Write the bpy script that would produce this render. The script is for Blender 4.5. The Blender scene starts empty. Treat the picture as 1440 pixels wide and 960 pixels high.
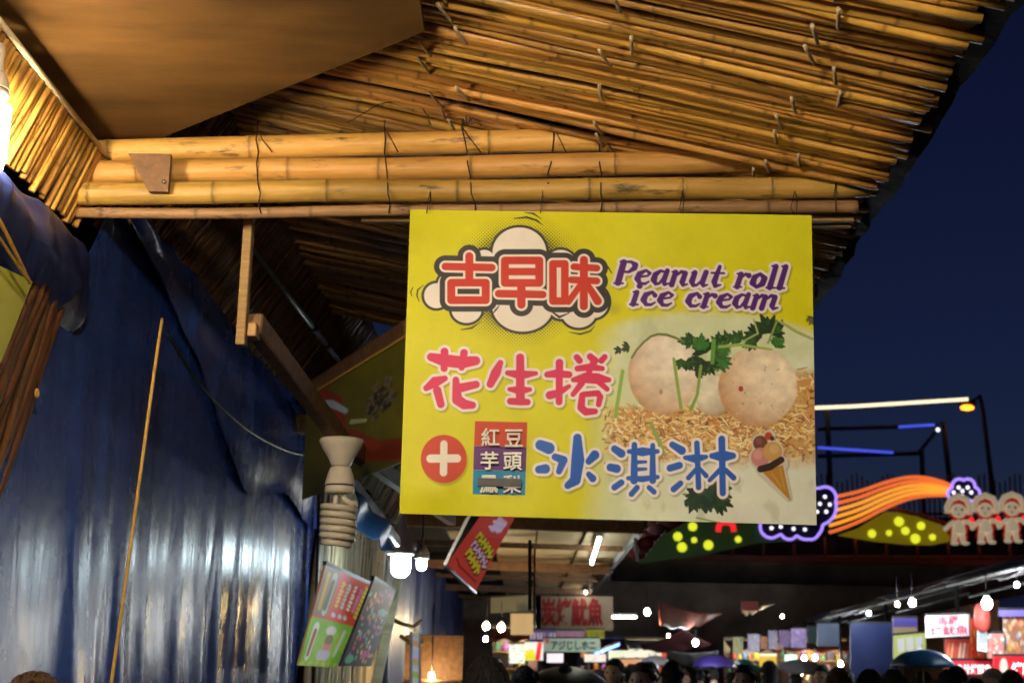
import bpy, bmesh, math, random
import numpy as np
from mathutils import Vector, Matrix

# ------------------------------------------------------------------ camera, world, exposure
scene = bpy.context.scene
COL = scene.collection
R = math.radians
CAM = Vector((0.0, 0.0, 1.6))
PITCH, YAW, ROLL, FPX = R(12.95), R(0.7), R(1.1), 2000.0
CROT = Matrix.Rotation(YAW, 3, 'Z') @ Matrix.Rotation(R(90) + PITCH, 3, 'X') @ Matrix.Rotation(ROLL, 3, 'Z')
cam_data = bpy.data.cameras.new('camera')
cam_data.lens = 50.0; cam_data.sensor_width = 36.0
cam_data.clip_start = 0.05; cam_data.clip_end = 2000.0
cam_data.dof.use_dof = True; cam_data.dof.focus_distance = 4.25; cam_data.dof.aperture_fstop = 5.0
cam = bpy.data.objects.new('camera', cam_data); COL.objects.link(cam)
cam.matrix_world = Matrix.Translation(CAM) @ CROT.to_4x4()
scene.camera = cam
world = bpy.data.worlds.new('World'); scene.world = world; world.use_nodes = True
wn = world.node_tree; wn.nodes.clear()
sky = wn.nodes.new('ShaderNodeTexSky'); sky.sky_type = 'NISHITA'; sky.sun_disc = False
sky.sun_elevation = R(-3.0); sky.sun_rotation = R(20.0); sky.altitude = 0; sky.air_density = 1.0; sky.dust_density = 0.3; sky.ozone_density = 4.0
wbg = wn.nodes.new('ShaderNodeBackground'); wbg.inputs['Strength'].default_value = 0.086
wout = wn.nodes.new('ShaderNodeOutputWorld')
wn.links.new(sky.outputs[0], wbg.inputs['Color']); wn.links.new(wbg.outputs[0], wout.inputs['Surface'])
scene.view_settings.view_transform = 'Standard'
scene.view_settings.look = 'None'
scene.view_settings.exposure = 1.0
scene.view_settings.gamma = 1.0
scene.view_settings.use_curve_mapping = False
scene.render.engine = 'CYCLES'
scene.cycles.use_denoising = True
scene.cycles.use_adaptive_sampling = True
scene.cycles.adaptive_threshold = 0.04
scene.cycles.light_sampling_threshold = 0.02
scene.cycles.max_bounces = 5
scene.cycles.diffuse_bounces = 2
scene.cycles.glossy_bounces = 2
scene.cycles.transmission_bounces = 4
scene.cycles.sample_clamp_indirect = 6.0
scene.cycles.caustics_reflective = False
scene.cycles.caustics_refractive = False
RNG = random.Random(7)

# ------------------------------------------------------------------ layout helpers
def ray(px, py):
    return CROT @ Vector(((px - 720.0) / FPX, -(py - 480.0) / FPX, -1.0))
def W(px, py, Y):
    d = ray(px, py); return CAM + d * (Y / d.y)
def WX(px, py, X):
    d = ray(px, py); return CAM + d * (X / d.x)
def WZ(px, py, Z):
    d = ray(px, py); return CAM + d * ((Z - CAM.z) / d.z)

def tag(o, label=None, cat=None, group=None, kind=None):
    if label: o['label'] = label
    if cat: o['category'] = cat
    if group: o['group'] = group
    if kind or cat: o['kind'] = kind or 'thing'
    return o
def empty(name, loc=(0, 0, 0), label=None, cat=None, group=None):
    o = bpy.data.objects.new(name, None); o.location = loc; o.empty_display_size = 0.1
    COL.objects.link(o); tag(o, label, cat, group); return o
def link(name, me, mat=None, parent=None):
    if mat is not None and not me.materials: me.materials.append(mat)
    o = bpy.data.objects.new(name, me); COL.objects.link(o)
    if parent is not None:
        o.parent = parent
        o.matrix_parent_inverse = Matrix.Translation(-Vector(parent.location))
    return o

class MB:
    def __init__(s): s.v = []; s.f = []; s.sm = []; s.mi = []; s.col = []
    def add(s, vs, fs, smooth=False, mi=0, col=(1, 1, 1)):
        b = len(s.v); s.v += [tuple(v) for v in vs]
        for f in fs: s.f.append(tuple(i + b for i in f)); s.sm.append(smooth); s.mi.append(mi)
        if isinstance(col, list): s.col += col
        else: s.col += [col] * len(vs)
        return s
    def box(s, c, size, M=None, mi=0, bevel=0.0):
        x, y, z = [k / 2 for k in size]; c = Vector(c)
        M = M or Matrix.Identity(3)
        if bevel > 0:
            b = min(bevel, x * .9, y * .9, z * .9); vs = []; 
            pts = []
            for sx in (-1, 1):
                for sy in (-1, 1):
                    for sz in (-1, 1):
                        pts += [(sx * x, sy * (y - b), sz * (z - b)), (sx * (x - b), sy * y, sz * (z - b)), (sx * (x - b), sy * (y - b), sz * z)]
            bm = bmesh.new()
            for p in pts: bm.verts.new(p)
            r = bmesh.ops.convex_hull(bm, input=bm.verts[:])
            bm.verts.ensure_lookup_table(); bm.verts.index_update()
            vs = [c + M @ v.co for v in bm.verts]; fs = [tuple(v.index for v in f.verts) for f in bm.faces]
            bm.free(); return s.add(vs, fs, False, mi)
        vs = [c + M @ Vector((i, j, k)) for i in (-x, x) for j in (-y, y) for k in (-z, z)]
        return s.add(vs, [(0, 1, 3, 2), (4, 6, 7, 5), (0, 4, 5, 1), (2, 3, 7, 6), (0, 2, 6, 4), (1, 5, 7, 3)], False, mi)
    def bar(s, a, b, w, h, up=(0, 0, 1), mi=0, bevel=0.0):
        a = Vector(a); b = Vector(b); d = b - a; L = d.length; x = d.normalized()
        up = Vector(up)
        if abs(x.dot(up)) > .98: up = Vector((0, 1, 0))
        y = up.cross(x).normalized(); z = x.cross(y)
        M = Matrix((x, y, z)).transposed()
        return s.box((a + b) / 2, (L, w, h), M, mi, bevel)
    def tube(s, pts, rad, n=8, caps=True, mi=0, closed=False, col=(1, 1, 1)):
        pts = [Vector(p) for p in pts]; N = len(pts)
        rad = rad if hasattr(rad, '__len__') else [rad] * N
        vs = []; prev = None
        for i, p in enumerate(pts):
            if closed: t = pts[(i + 1) % N] - pts[i - 1]
            else: t = pts[min(i + 1, N - 1)] - pts[max(i - 1, 0)]
            t = t.normalized() if t.length > 1e-9 else Vector((1, 0, 0))
            if prev is None:
                u = Vector((0, 0, 1)) if abs(t.z) < .9 else Vector((0, 1, 0))
                a = u.cross(t).normalized()
            else:
                a = prev - t * prev.dot(t); a = a.normalized() if a.length > 1e-6 else Vector((0, 1, 0)).cross(t).normalized()
            prev = a; b = t.cross(a)
            for k in range(n):
                q = 2 * math.pi * k / n; vs.append(p + (a * math.cos(q) + b * math.sin(q)) * rad[i])
        fs = []
        for i in range(N if closed else N - 1):
            j = (i + 1) % N
            for k in range(n): fs.append((i * n + k, i * n + (k + 1) % n, j * n + (k + 1) % n, j * n + k))
        if caps and not closed: fs += [tuple(range(n - 1, -1, -1)), tuple((N - 1) * n + k for k in range(n))]
        return s.add(vs, fs, True, mi, col)
    def lathe(s, prof, n=20, c=(0, 0, 0), M=None, mi=0):
        c = Vector(c); M = M or Matrix.Identity(3); vs = []; fs = []
        for r, z in prof:
            for k in range(n):
                q = 2 * math.pi * k / n; vs.append(c + M @ Vector((r * math.cos(q), r * math.sin(q), z)))
        for i in range(len(prof) - 1):
            for k in range(n): fs.append((i * n + k, i * n + (k + 1) % n, (i + 1) * n + (k + 1) % n, (i + 1) * n + k))
        fs += [tuple(range(n - 1, -1, -1)), tuple((len(prof) - 1) * n + k for k in range(n))]
        return s.add(vs, fs, True, mi)
    def ball(s, c, r, n=12, m=8, sc=(1, 1, 1), mi=0):
        c = Vector(c); vs = [c + Vector((0, 0, -r * sc[2]))]; fs = []
        for i in range(1, m):
            a = -math.pi / 2 + math.pi * i / m
            for k in range(n):
                q = 2 * math.pi * k / n
                vs.append(c + Vector((r * math.cos(a) * math.cos(q) * sc[0], r * math.cos(a) * math.sin(q) * sc[1], r * math.sin(a) * sc[2])))
        vs.append(c + Vector((0, 0, r * sc[2]))); t = len(vs) - 1
        for k in range(n):
            fs.append((0, 1 + (k + 1) % n, 1 + k)); fs.append((t, t - n + k, t - n + (k + 1) % n))
            for i in range(m - 2): fs.append((1 + i * n + k, 1 + i * n + (k + 1) % n, 1 + (i + 1) * n + (k + 1) % n, 1 + (i + 1) * n + k))
        return s.add(vs, fs, True, mi)
    def sheet(s, fn, nu, nv, th=0.0, mi=0):
        vs = [fn(i / nu, j / nv) for j in range(nv + 1) for i in range(nu + 1)]
        w = nu + 1; fs = [(j * w + i, j * w + i + 1, (j + 1) * w + i + 1, (j + 1) * w + i) for j in range(nv) for i in range(nu)]
        return s.add(vs, fs, True, mi)
    def prism(s, poly, origin, ux, uy, depth, mi=0):
        ux = Vector(ux); uy = Vector(uy); n = ux.cross(uy).normalized(); o = Vector(origin); k = len(poly)
        f = [o + ux * a + uy * b for a, b in poly]; g = [p - n * depth for p in f]
        fs = [tuple(range(k)), tuple(range(2 * k - 1, k - 1, -1))] + [(i, i + k, (i + 1) % k + k, (i + 1) % k) for i in range(k)]
        return s.add(f + g, fs, False, mi)
    def mesh(s, name, mats=None, colattr=False):
        me = bpy.data.meshes.new(name); me.from_pydata(s.v, [], s.f); 
        me.polygons.foreach_set('use_smooth', s.sm); me.polygons.foreach_set('material_index', s.mi)
        for m in (mats or []): me.materials.append(m)
        if colattr:
            a = me.color_attributes.new('Col', 'FLOAT_COLOR', 'POINT')
            arr = np.ones((len(s.v), 4), np.float32); arr[:, :3] = np.array(s.col, np.float32)[:, :3]
            a.data.foreach_set('color', arr.ravel())
        me.validate(); me.update(); return me
    def build(s, name, mat, parent=None, colattr=False):
        mats = mat if isinstance(mat, list) else [mat]
        return link(name, s.mesh(name, mats, colattr), None, parent)

def place(name, me, p0, p1, L, parent=None, roll=0.0):
    """put a mesh modelled along +X (length L) between two points"""
    p0 = Vector(p0); p1 = Vector(p1); d = p1 - p0
    o = bpy.data.objects.new(name, me); COL.objects.link(o)
    q = d.to_track_quat('X', 'Z').to_matrix().to_4x4() @ Matrix.Rotation(roll, 4, 'X')
    M = Matrix.Translation(p0) @ q @ Matrix.Diagonal((d.length / L, 1, 1, 1))
    if parent is not None:
        o.parent = parent; M = Matrix.Translation(-Vector(parent.location)) @ M
    o.matrix_basis = M
    return o

# ------------------------------------------------------------------ materials
def newmat(name):
    m = bpy.data.materials.new(name); m.use_nodes = True
    nt = m.node_tree; return m, nt, nt.nodes['Principled BSDF']
def _n(nt, t, **kw):
    n = nt.nodes.new(t)
    for k, v in kw.items(): setattr(n, k, v)
    return n
def _mix(nt, a, b, fac, mode='MIX'):
    n = _n(nt, 'ShaderNodeMix', data_type='RGBA', blend_type=mode)
    for sock, val in ((n.inputs[6], a), (n.inputs[7], b), (n.inputs[0], fac)):
        if hasattr(val, 'is_output'): nt.links.new(val, sock)
        elif isinstance(val, (int, float)): sock.default_value = val
        else: sock.default_value = (*val[:3], 1)
    return n.outputs[2]
def _noise(nt, scale, stretch=(1, 1, 1), detail=4, rough=.6, coord='Object', rnd=False):
    tc = _n(nt, 'ShaderNodeTexCoord'); mp = _n(nt, 'ShaderNodeMapping'); mp.inputs['Scale'].default_value = stretch
    nt.links.new(tc.outputs[coord], mp.inputs['Vector'])
    if rnd:
        oi = _n(nt, 'ShaderNodeObjectInfo'); mu = _n(nt, 'ShaderNodeMath', operation='MULTIPLY'); mu.inputs[1].default_value = 57.0
        cx = _n(nt, 'ShaderNodeCombineXYZ'); nt.links.new(oi.outputs['Random'], mu.inputs[0])
        for k in range(3): nt.links.new(mu.outputs[0], cx.inputs[k])
        nt.links.new(cx.outputs[0], mp.inputs['Location'])
    nz = _n(nt, 'ShaderNodeTexNoise'); nz.inputs['Scale'].default_value = scale; nz.inputs['Detail'].default_value = detail; nz.inputs['Roughness'].default_value = rough
    nt.links.new(mp.outputs[0], nz.inputs['Vector']); return nz.outputs['Fac']
def _ramp(nt, src, p0, p1):
    r = _n(nt, 'ShaderNodeMapRange'); r.inputs[1].default_value = p0; r.inputs[2].default_value = p1
    nt.links.new(src, r.inputs[0]); return r.outputs[0]
def _bump(nt, bs, src, strength, dist=.01):
    b = _n(nt, 'ShaderNodeBump'); b.inputs['Strength'].default_value = strength; b.inputs['Distance'].default_value = dist
    nt.links.new(src, b.inputs['Height']); nt.links.new(b.outputs[0], bs.inputs['Normal'])
def mat(name, col, rough=.6, metal=0.0, var=.35, scale=6.0, stretch=(1, 1, 1), bump=.15, grime=0.0, rnd=.0, spec=.4, attr=False, bdist=.006):
    m, nt, bs = newmat(name)
    nz = _noise(nt, scale, stretch, rnd=True)
    dark = tuple(c * (1 - var) for c in col); lite = tuple(min(1, c * (1 + var * .6)) for c in col)
    c = _mix(nt, dark, lite, _ramp(nt, nz, .3, .7))
    if grime > 0:
        g = _noise(nt, scale * .37, (1, 1, 1), 6, .7, rnd=True)
        gm = _n(nt, 'ShaderNodeMath', operation='MULTIPLY'); gm.inputs[1].default_value = grime
        nt.links.new(_ramp(nt, g, .52, .72), gm.inputs[0])
        c = _mix(nt, c, (.03, .025, .02), gm.outputs[0])
    if rnd > 0:
        oi = _n(nt, 'ShaderNodeObjectInfo'); mr = _n(nt, 'ShaderNodeMapRange'); mr.inputs[3].default_value = 1 - rnd; mr.inputs[4].default_value = 1 + rnd * .5
        nt.links.new(oi.outputs['Random'], mr.inputs[0])
        hs = _n(nt, 'ShaderNodeHueSaturation'); nt.links.new(mr.outputs[0], hs.inputs['Value']); nt.links.new(c, hs.inputs['Color']); c = hs.outputs[0]
    if attr:
        at = _n(nt, 'ShaderNodeVertexColor', layer_name='Col'); c = _mix(nt, c, at.outputs['Color'], 1.0, 'MULTIPLY')
    nt.links.new(c, bs.inputs['Base Color'])
    bs.inputs['Roughness'].default_value = rough; bs.inputs['Metallic'].default_value = metal
    bs.inputs['Specular IOR Level'].default_value = spec
    if bump > 0: _bump(nt, bs, _noise(nt, scale * 4, stretch, 5, .65, rnd=True), bump, bdist)
    return m
def emit(name, col, strength, base=None):
    m, nt, bs = newmat(name)
    if strength < 12: m.cycles.emission_sampling = 'NONE'
    bs.inputs['Base Color'].default_value = (*(base or col), 1); bs.inputs['Roughness'].default_value = .4
    bs.inputs['Emission Color'].default_value = (*col, 1); bs.inputs['Emission Strength'].default_value = strength
    return m
def printmat(name, rough=.45, glow=0.0, coat=0.0, bump=.05):
    m, nt, bs = newmat(name)
    at = _n(nt, 'ShaderNodeVertexColor', layer_name='Col')
    g = _noise(nt, 7, (1, 1, 1), 6, .7)
    c = _mix(nt, at.outputs['Color'], (.5, .48, .42), .02)
    c2 = _mix(nt, c, (.72, .7, .66), _ramp(nt, g, .3, .75), 'MULTIPLY'); c = _mix(nt, c, c2, .45)
    nt.links.new(c, bs.inputs['Base Color']); bs.inputs['Roughness'].default_value = rough; bs.inputs['Specular IOR Level'].default_value = .15
    if glow > 0:
        nt.links.new(at.outputs['Color'], bs.inputs['Emission Color']); bs.inputs['Emission Strength'].default_value = glow; m.cycles.emission_sampling = 'NONE'
    _bump(nt, bs, _noise(nt, 14, (1, 1, 1), 3, .5), bump, .01)
    return m
def bamboo_mat(name, a, b, spots=.6, gloss=.42):
    m, nt, bs = newmat(name)
    grain = _noise(nt, 1.0, (2.5, 90, 90), 5, .6, rnd=True)
    blot = _noise(nt, 1.0, (5, 22, 22), 6, .7, rnd=True)
    big = _noise(nt, 1.0, (1.6, 9, 9), 4, .6, rnd=True)
    c = _mix(nt, a, b, _ramp(nt, grain, .3, .7))
    c = _mix(nt, c, tuple(x * .55 for x in a), _ramp(nt, big, .48, .74))
    sp = _n(nt, 'ShaderNodeMath', operation='MULTIPLY'); sp.inputs[1].default_value = spots; nt.links.new(_ramp(nt, blot, .57, .68), sp.inputs[0])
    c = _mix(nt, c, (.035, .022, .012), sp.outputs[0])
    oi = _n(nt, 'ShaderNodeObjectInfo'); mr = _n(nt, 'ShaderNodeMapRange'); mr.inputs[3].default_value = .62; mr.inputs[4].default_value = 1.2
    nt.links.new(oi.outputs['Random'], mr.inputs[0])
    mh = _n(nt, 'ShaderNodeMath', operation='MULTIPLY'); mh.inputs[1].default_value = 7.31; nt.links.new(oi.outputs['Random'], mh.inputs[0])
    fr = _n(nt, 'ShaderNodeMath', operation='FRACT'); nt.links.new(mh.outputs[0], fr.inputs[0])
    mr2 = _n(nt, 'ShaderNodeMapRange'); mr2.inputs[3].default_value = .49; mr2.inputs[4].default_value = .512; nt.links.new(fr.outputs[0], mr2.inputs[0])
    hs = _n(nt, 'ShaderNodeHueSaturation'); nt.links.new(mr.outputs[0], hs.inputs['Value']); nt.links.new(mr2.outputs[0], hs.inputs['Hue']); nt.links.new(c, hs.inputs['Color'])
    at = _n(nt, 'ShaderNodeVertexColor', layer_name='Col'); c = _mix(nt, hs.outputs[0], at.outputs['Color'], 1.0, 'MULTIPLY')
    nt.links.new(c, bs.inputs['Base Color']); bs.inputs['Roughness'].default_value = gloss
    _bump(nt, bs, grain, .35, .005)
    return m

M = {}
M['cane'] = bamboo_mat('cane', (.62, .30, .052), (.76, .42, .095), .8)
M['pole'] = bamboo_mat('pole', (.64, .33, .07), (.76, .44, .12), .9, .48)
M['pole_grey'] = bamboo_mat('pole_grey', (.50, .29, .11), (.60, .38, .17), .9, .5)
M['cane_pale'] = bamboo_mat('cane_pale', (.50, .42, .24), (.62, .54, .34), .4, .5)
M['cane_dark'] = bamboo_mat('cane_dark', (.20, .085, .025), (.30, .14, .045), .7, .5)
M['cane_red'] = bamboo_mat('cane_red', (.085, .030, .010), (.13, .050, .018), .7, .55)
M['wood'] = mat('wood', (.46, .27, .10), .6, var=.35, scale=3, stretch=(2, 30, 30), bump=.3, rnd=.25, grime=.3)
M['wood_dark'] = mat('wood_dark', (.19, .095, .042), .6, var=.4, scale=3, stretch=(8, 8, 8), bump=.3, grime=.4)
M['ply'] = mat('ply', (.42, .35, .22), .65, var=.25, scale=3, stretch=(1, 6, 1), grime=.35)
M['brown_board'] = mat('brown_board', (.13, .066, .02), .6, var=.45, scale=1.6, stretch=(1, 3.5, 1), grime=.6, bump=.25, spec=.12)
M['wire'] = mat('wire', (.05, .025, .015), .5, bump=0)
M['tie'] = mat('tie', (.52, .40, .25), .7, scale=40, bump=.2)
M['black'] = mat('black', (.012, .012, .013), .55, scale=12)
M['grey_paint'] = mat('grey_paint', (.13, .125, .12), .55, scale=10, grime=.4)
M['rubber'] = mat('rubber', (.015, .015, .017), .4, bump=0)
M['dark_tarp'] = mat('dark_tarp', (.014, .013, .013), .8, spec=.12, var=.4, scale=5, bump=.4, bdist=.02)
M['metal'] = mat('metal', (.32, .32, .33), .35, metal=.9, scale=12, grime=.3)
M['metal_dark'] = mat('metal_dark', (.02, .019, .02), .6, metal=.0, scale=10)
M['white_plastic'] = mat('white_plastic', (.72, .62, .50), .35, var=.12, scale=9, bump=.04)
M['white_paint'] = mat('white_paint', (.75, .74, .70), .45, var=.12, scale=6, grime=.2)
M['canopy'] = mat('canopy', (.07, .062, .06), .42, var=.4, scale=3, bump=.5, bdist=.03, grime=.4)
M['concrete'] = mat('concrete', (.28, .21, .16), .85, var=.35, scale=1.5, grime=.4, bump=.4)
M['asphalt'] = mat('asphalt', (.045, .045, .047), .35, var=.4, scale=14, bump=.5, bdist=.004, grime=.3)
M['rope'] = mat('rope', (.62, .36, .07), .7, var=.3, scale=60, bump=.5)
M['rail_red'] = mat('rail_red', (.32, .07, .035), .5, scale=10, grime=.3)
M['print'] = printmat('print', .42)
M['print_lit'] = printmat('print_lit', .45, glow=.16)
M['print_glow'] = printmat('print_glow', .45, glow=.5)
M['glass_warm'] = emit('glass_warm', (1.0, .84, .57), 95, (.9, .8, .6))
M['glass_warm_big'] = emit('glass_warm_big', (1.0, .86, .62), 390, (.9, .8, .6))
M['glass_cool'] = emit('glass_cool', (.72, .92, 1.0), 30, (.9, .9, .9))
M['bulb_far'] = emit('bulb_far', (.85, .93, 1.0), 480)
M['bulb_far_warm'] = emit('bulb_far_warm', (1.0, .72, .35), 240)
M['sodium'] = emit('sodium', (1.0, .20, .008), 4.0)
# ------------------------------------------------------------------ flat print: colours per vertex of a fine sheet
def _hash(ix, iy, seed):
    h = (ix.astype(np.int64) * 374761393 + iy.astype(np.int64) * 668265263 + seed * 974711) & 0x7fffffff
    h = ((h ^ (h >> 13)) * 1274126177) & 0x7fffffff
    return ((h ^ (h >> 16)) & 0xffff) / 65535.0
def vnoise(x, y, seed=0):
    ix = np.floor(x); iy = np.floor(y); fx = x - ix; fy = y - iy
    fx = fx * fx * (3 - 2 * fx); fy = fy * fy * (3 - 2 * fy)
    a = _hash(ix, iy, seed); b = _hash(ix + 1, iy, seed); c = _hash(ix, iy + 1, seed); d = _hash(ix + 1, iy + 1, seed)
    return (a * (1 - fx) + b * fx) * (1 - fy) + (c * (1 - fx) + d * fx) * fy
def fbm(x, y, seed=0, o=4):
    t = 0; a = .5
    for k in range(o): t = t + a * vnoise(x, y, seed + k * 17); x = x * 2.03; y = y * 2.03; a *= .5
    return t
def sm(a, b, x):
    t = np.clip((x - a) / (b - a), 0, 1); return t * t * (3 - 2 * t)

class Canvas:
    """X, Y: print coordinates of every vertex (row-major grid); A: colours"""
    def __init__(s, X, Y, col, aa=.6):
        s.X = X; s.Y = Y; s.aa = aa; s.A = np.empty(X.shape + (3,), np.float32); s.A[:] = col
        s.x0 = X.min(); s.y0 = Y.min(); s.x1 = X.max(); s.y1 = Y.max()
    def win(s, x0, y0, x1, y1, pad=30):
        H, Wd = s.X.shape; fx = (Wd - 1) / (s.x1 - s.x0); fy = (H - 1) / (s.y1 - s.y0); pad = pad if s.x1 - s.x0 > 50 else (s.x1 - s.x0) * .06
        a = int(max(0, (x0 - pad - s.x0) * fx)); b = int(min(Wd, (x1 + pad - s.x0) * fx + 2)); c = int(max(0, (y0 - pad - s.y0) * fy)); d = int(min(H, (y1 + pad - s.y0) * fy + 2))
        return slice(c, max(d, c)), slice(a, max(b, a))
    def paint(s, sl, alpha, col):
        a = np.clip(alpha, 0, 1)[..., None]; s.A[sl] = s.A[sl] * (1 - a) + np.asarray(col, np.float32) * a
    def sdf(s, strokes, sl):
        X = s.X[sl]; Y = s.Y[sl]; D = np.full(X.shape, 1e9, np.float32)
        for st in strokes:
            if len(st) == 1: st = [st[0], st[0]]
            for (ax, ay, ar), (bx, by, br) in zip(st[:-1], st[1:]):
                dx = bx - ax; dy = by - ay; L = dx * dx + dy * dy + 1e-9
                t = np.clip(((X - ax) * dx + (Y - ay) * dy) / L, 0, 1)
                np.minimum(D, np.hypot(X - ax - t * dx, Y - ay - t * dy) - (ar + (br - ar) * t), out=D)
        return D
    def bounds(s, strokes, g=0):
        xs = [p[0] for st in strokes for p in st]; ys = [p[1] for st in strokes for p in st]; r = max(p[2] for st in strokes for p in st) + g
        return min(xs) - r, min(ys) - r, max(xs) + r, max(ys) + r
    def strokes(s, strokes, col, grow=0.0, shadow=None, alpha=1.0, soft=0.0, pad=30):
        sl = s.win(*s.bounds(strokes, grow), pad=pad); D = s.sdf(strokes, sl) - grow; w = s.aa + soft
        s.paint(sl, (1 - sm(-w, w, D)) * alpha, col)
    def ell(s, cx, cy, rx, ry, col, rot=0.0, alpha=1.0, soft=0.0):
        r = max(rx, ry); sl = s.win(cx - r, cy - r, cx + r, cy + r); X = s.X[sl] - cx; Y = s.Y[sl] - cy
        c, n = math.cos(rot), math.sin(rot); a = X * c + Y * n; b = -X * n + Y * c
        q = np.hypot(a / rx, b / ry); D = (q - 1) * min(rx, ry); w = s.aa + soft
        s.paint(sl, (1 - sm(-w, w, D)) * alpha, col); return sl, q, a, b
    def poly(s, pts, col, alpha=1.0, soft=0.0, grow=0.0):
        xs = [p[0] for p in pts]; ys = [p[1] for p in pts]; sl = s.win(min(xs), min(ys), max(xs), max(ys)); X = s.X[sl]; Y = s.Y[sl]
        D = np.full(X.shape, 1e9, np.float32); ins = np.zeros(X.shape, bool)
        for i in range(len(pts)):
            ax, ay = pts[i]; bx, by = pts[i - 1]; dx = bx - ax; dy = by - ay
            t = np.clip(((X - ax) * dx + (Y - ay) * dy) / (dx * dx + dy * dy + 1e-9), 0, 1)
            D = np.minimum(D, np.hypot(X - ax - t * dx, Y - ay - t * dy))
            if ay != by: ins ^= ((Y < ay) != (Y < by)) & (X < (bx - ax) * (Y - ay) / (by - ay) + ax)
        D = np.where(ins, -D, D) - grow; w = s.aa + soft
        s.paint(sl, (1 - sm(-w, w, D)) * alpha, col)

def printed_sheet(name, corners, canvas, mat_, parent=None, th=.004, warp=None):
    """corners TL TR BR BL -> one closed thin sheet, its front a grid that carries the print"""
    TL, TR, BR, BL = [np.array(c) for c in corners]; H, Wd = canvas.X.shape
    u = np.linspace(0, 1, Wd)[None, :, None]; v = np.linspace(0, 1, H)[:, None, None]
    P = (TL * (1 - u) + TR * u) * (1 - v) + (BL * (1 - u) + BR * u) * v
    n = np.cross(BL - TL, TR - TL); n = n / np.linalg.norm(n)
    if warp is not None: P = P + n * warp(u[..., 0], v[..., 0])[..., None]
    idx = np.arange(H * Wd).reshape(H, Wd)
    F = np.stack([idx[:-1, :-1], idx[1:, :-1], idx[1:, 1:], idx[:-1, 1:]], -1).reshape(-1, 4)
    ring = list(idx[0, :]) + list(idx[1:, -1]) + list(idx[-1, -2::-1]) + list(idx[-2:0:-1, 0])
    k = len(ring); V = P.reshape(-1, 3); B = V[ring] - n * th; base = len(V)
    V = np.vstack([V, B]); faces = F.tolist()
    faces += [(ring[i], ring[(i + 1) % k], base + (i + 1) % k, base + i) for i in range(k)] + [tuple(base + i for i in range(k))]
    me = bpy.data.meshes.new(name); me.from_pydata(V.tolist(), [], faces)
    col = np.ones((len(V), 4), np.float32); col[:base, :3] = canvas.A.reshape(-1, 3); col[base:, :3] = canvas.A.reshape(-1, 3).mean(0) * .6
    a = me.color_attributes.new('Col', 'FLOAT_COLOR', 'POINT'); a.data.foreach_set('color', col.ravel())
    me.update()
    return link(name, me, mat_, parent)
def unit_canvas(nu, nv, col, aa=None):
    X, Y = np.meshgrid(np.linspace(0, 1, nu + 1), np.linspace(0, 1, nv + 1)); return Canvas(X, Y, col, aa or .6 / nu)

def text_mesh(body, bold=.02):
    c = bpy.data.curves.new('lettering', 'FONT'); c.body = body; c.offset = bold; c.resolution_u = 3
    o = bpy.data.objects.new('lettering', c); COL.objects.link(o); bpy.context.view_layer.update()
    me = bpy.data.meshes.new_from_object(o.evaluated_get(bpy.context.evaluated_depsgraph_get()))
    bpy.data.objects.remove(o); V = np.array([v.co[:2] for v in me.vertices]); F = [tuple(p.vertices) for p in me.polygons]
    bpy.data.meshes.remove(me); V -= V.min(0); V /= np.maximum(V.max(0), 1e-6); V[:, 1] = 1 - V[:, 1]
    return V, F
def letter(body, fn, mat_, parent, bold=.02, name='lettering'):
    """fn maps (u right, v down) of the text's own box to a point just in front of the surface"""
    V, F = text_mesh(body, min(bold, .009)); mb = MB(); h = max(0, bold - .009) * .7
    w = 1.0 / max(1, len(body)); base = fn(.5, .5); nn = None
    for k, (dx, dy) in enumerate(((0, 0),) if h == 0 else ((0, 0), (-h * w, 0), (h * w, 0), (0, -h), (0, h))):
        off = Vector((0, -.0012 * k, 0)); mb.add([fn(a + dx, b + dy) + off for a, b in V], F)
    return mb.build(name, mat_, parent)
def quad_fn(TL, TR, BR, BL, box=(0, 0, 1, 1), lift=.003):
    TL, TR, BR, BL = map(Vector, (TL, TR, BR, BL)); n = (BL - TL).cross(TR - TL).normalized() * lift; x0, y0, x1, y1 = box
    def f(a, b):
        u = x0 + (x1 - x0) * a; v = y0 + (y1 - y0) * b
        return (TL * (1 - u) + TR * u) * (1 - v) + (BL * (1 - u) + BR * u) * v + n
    return f
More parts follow.
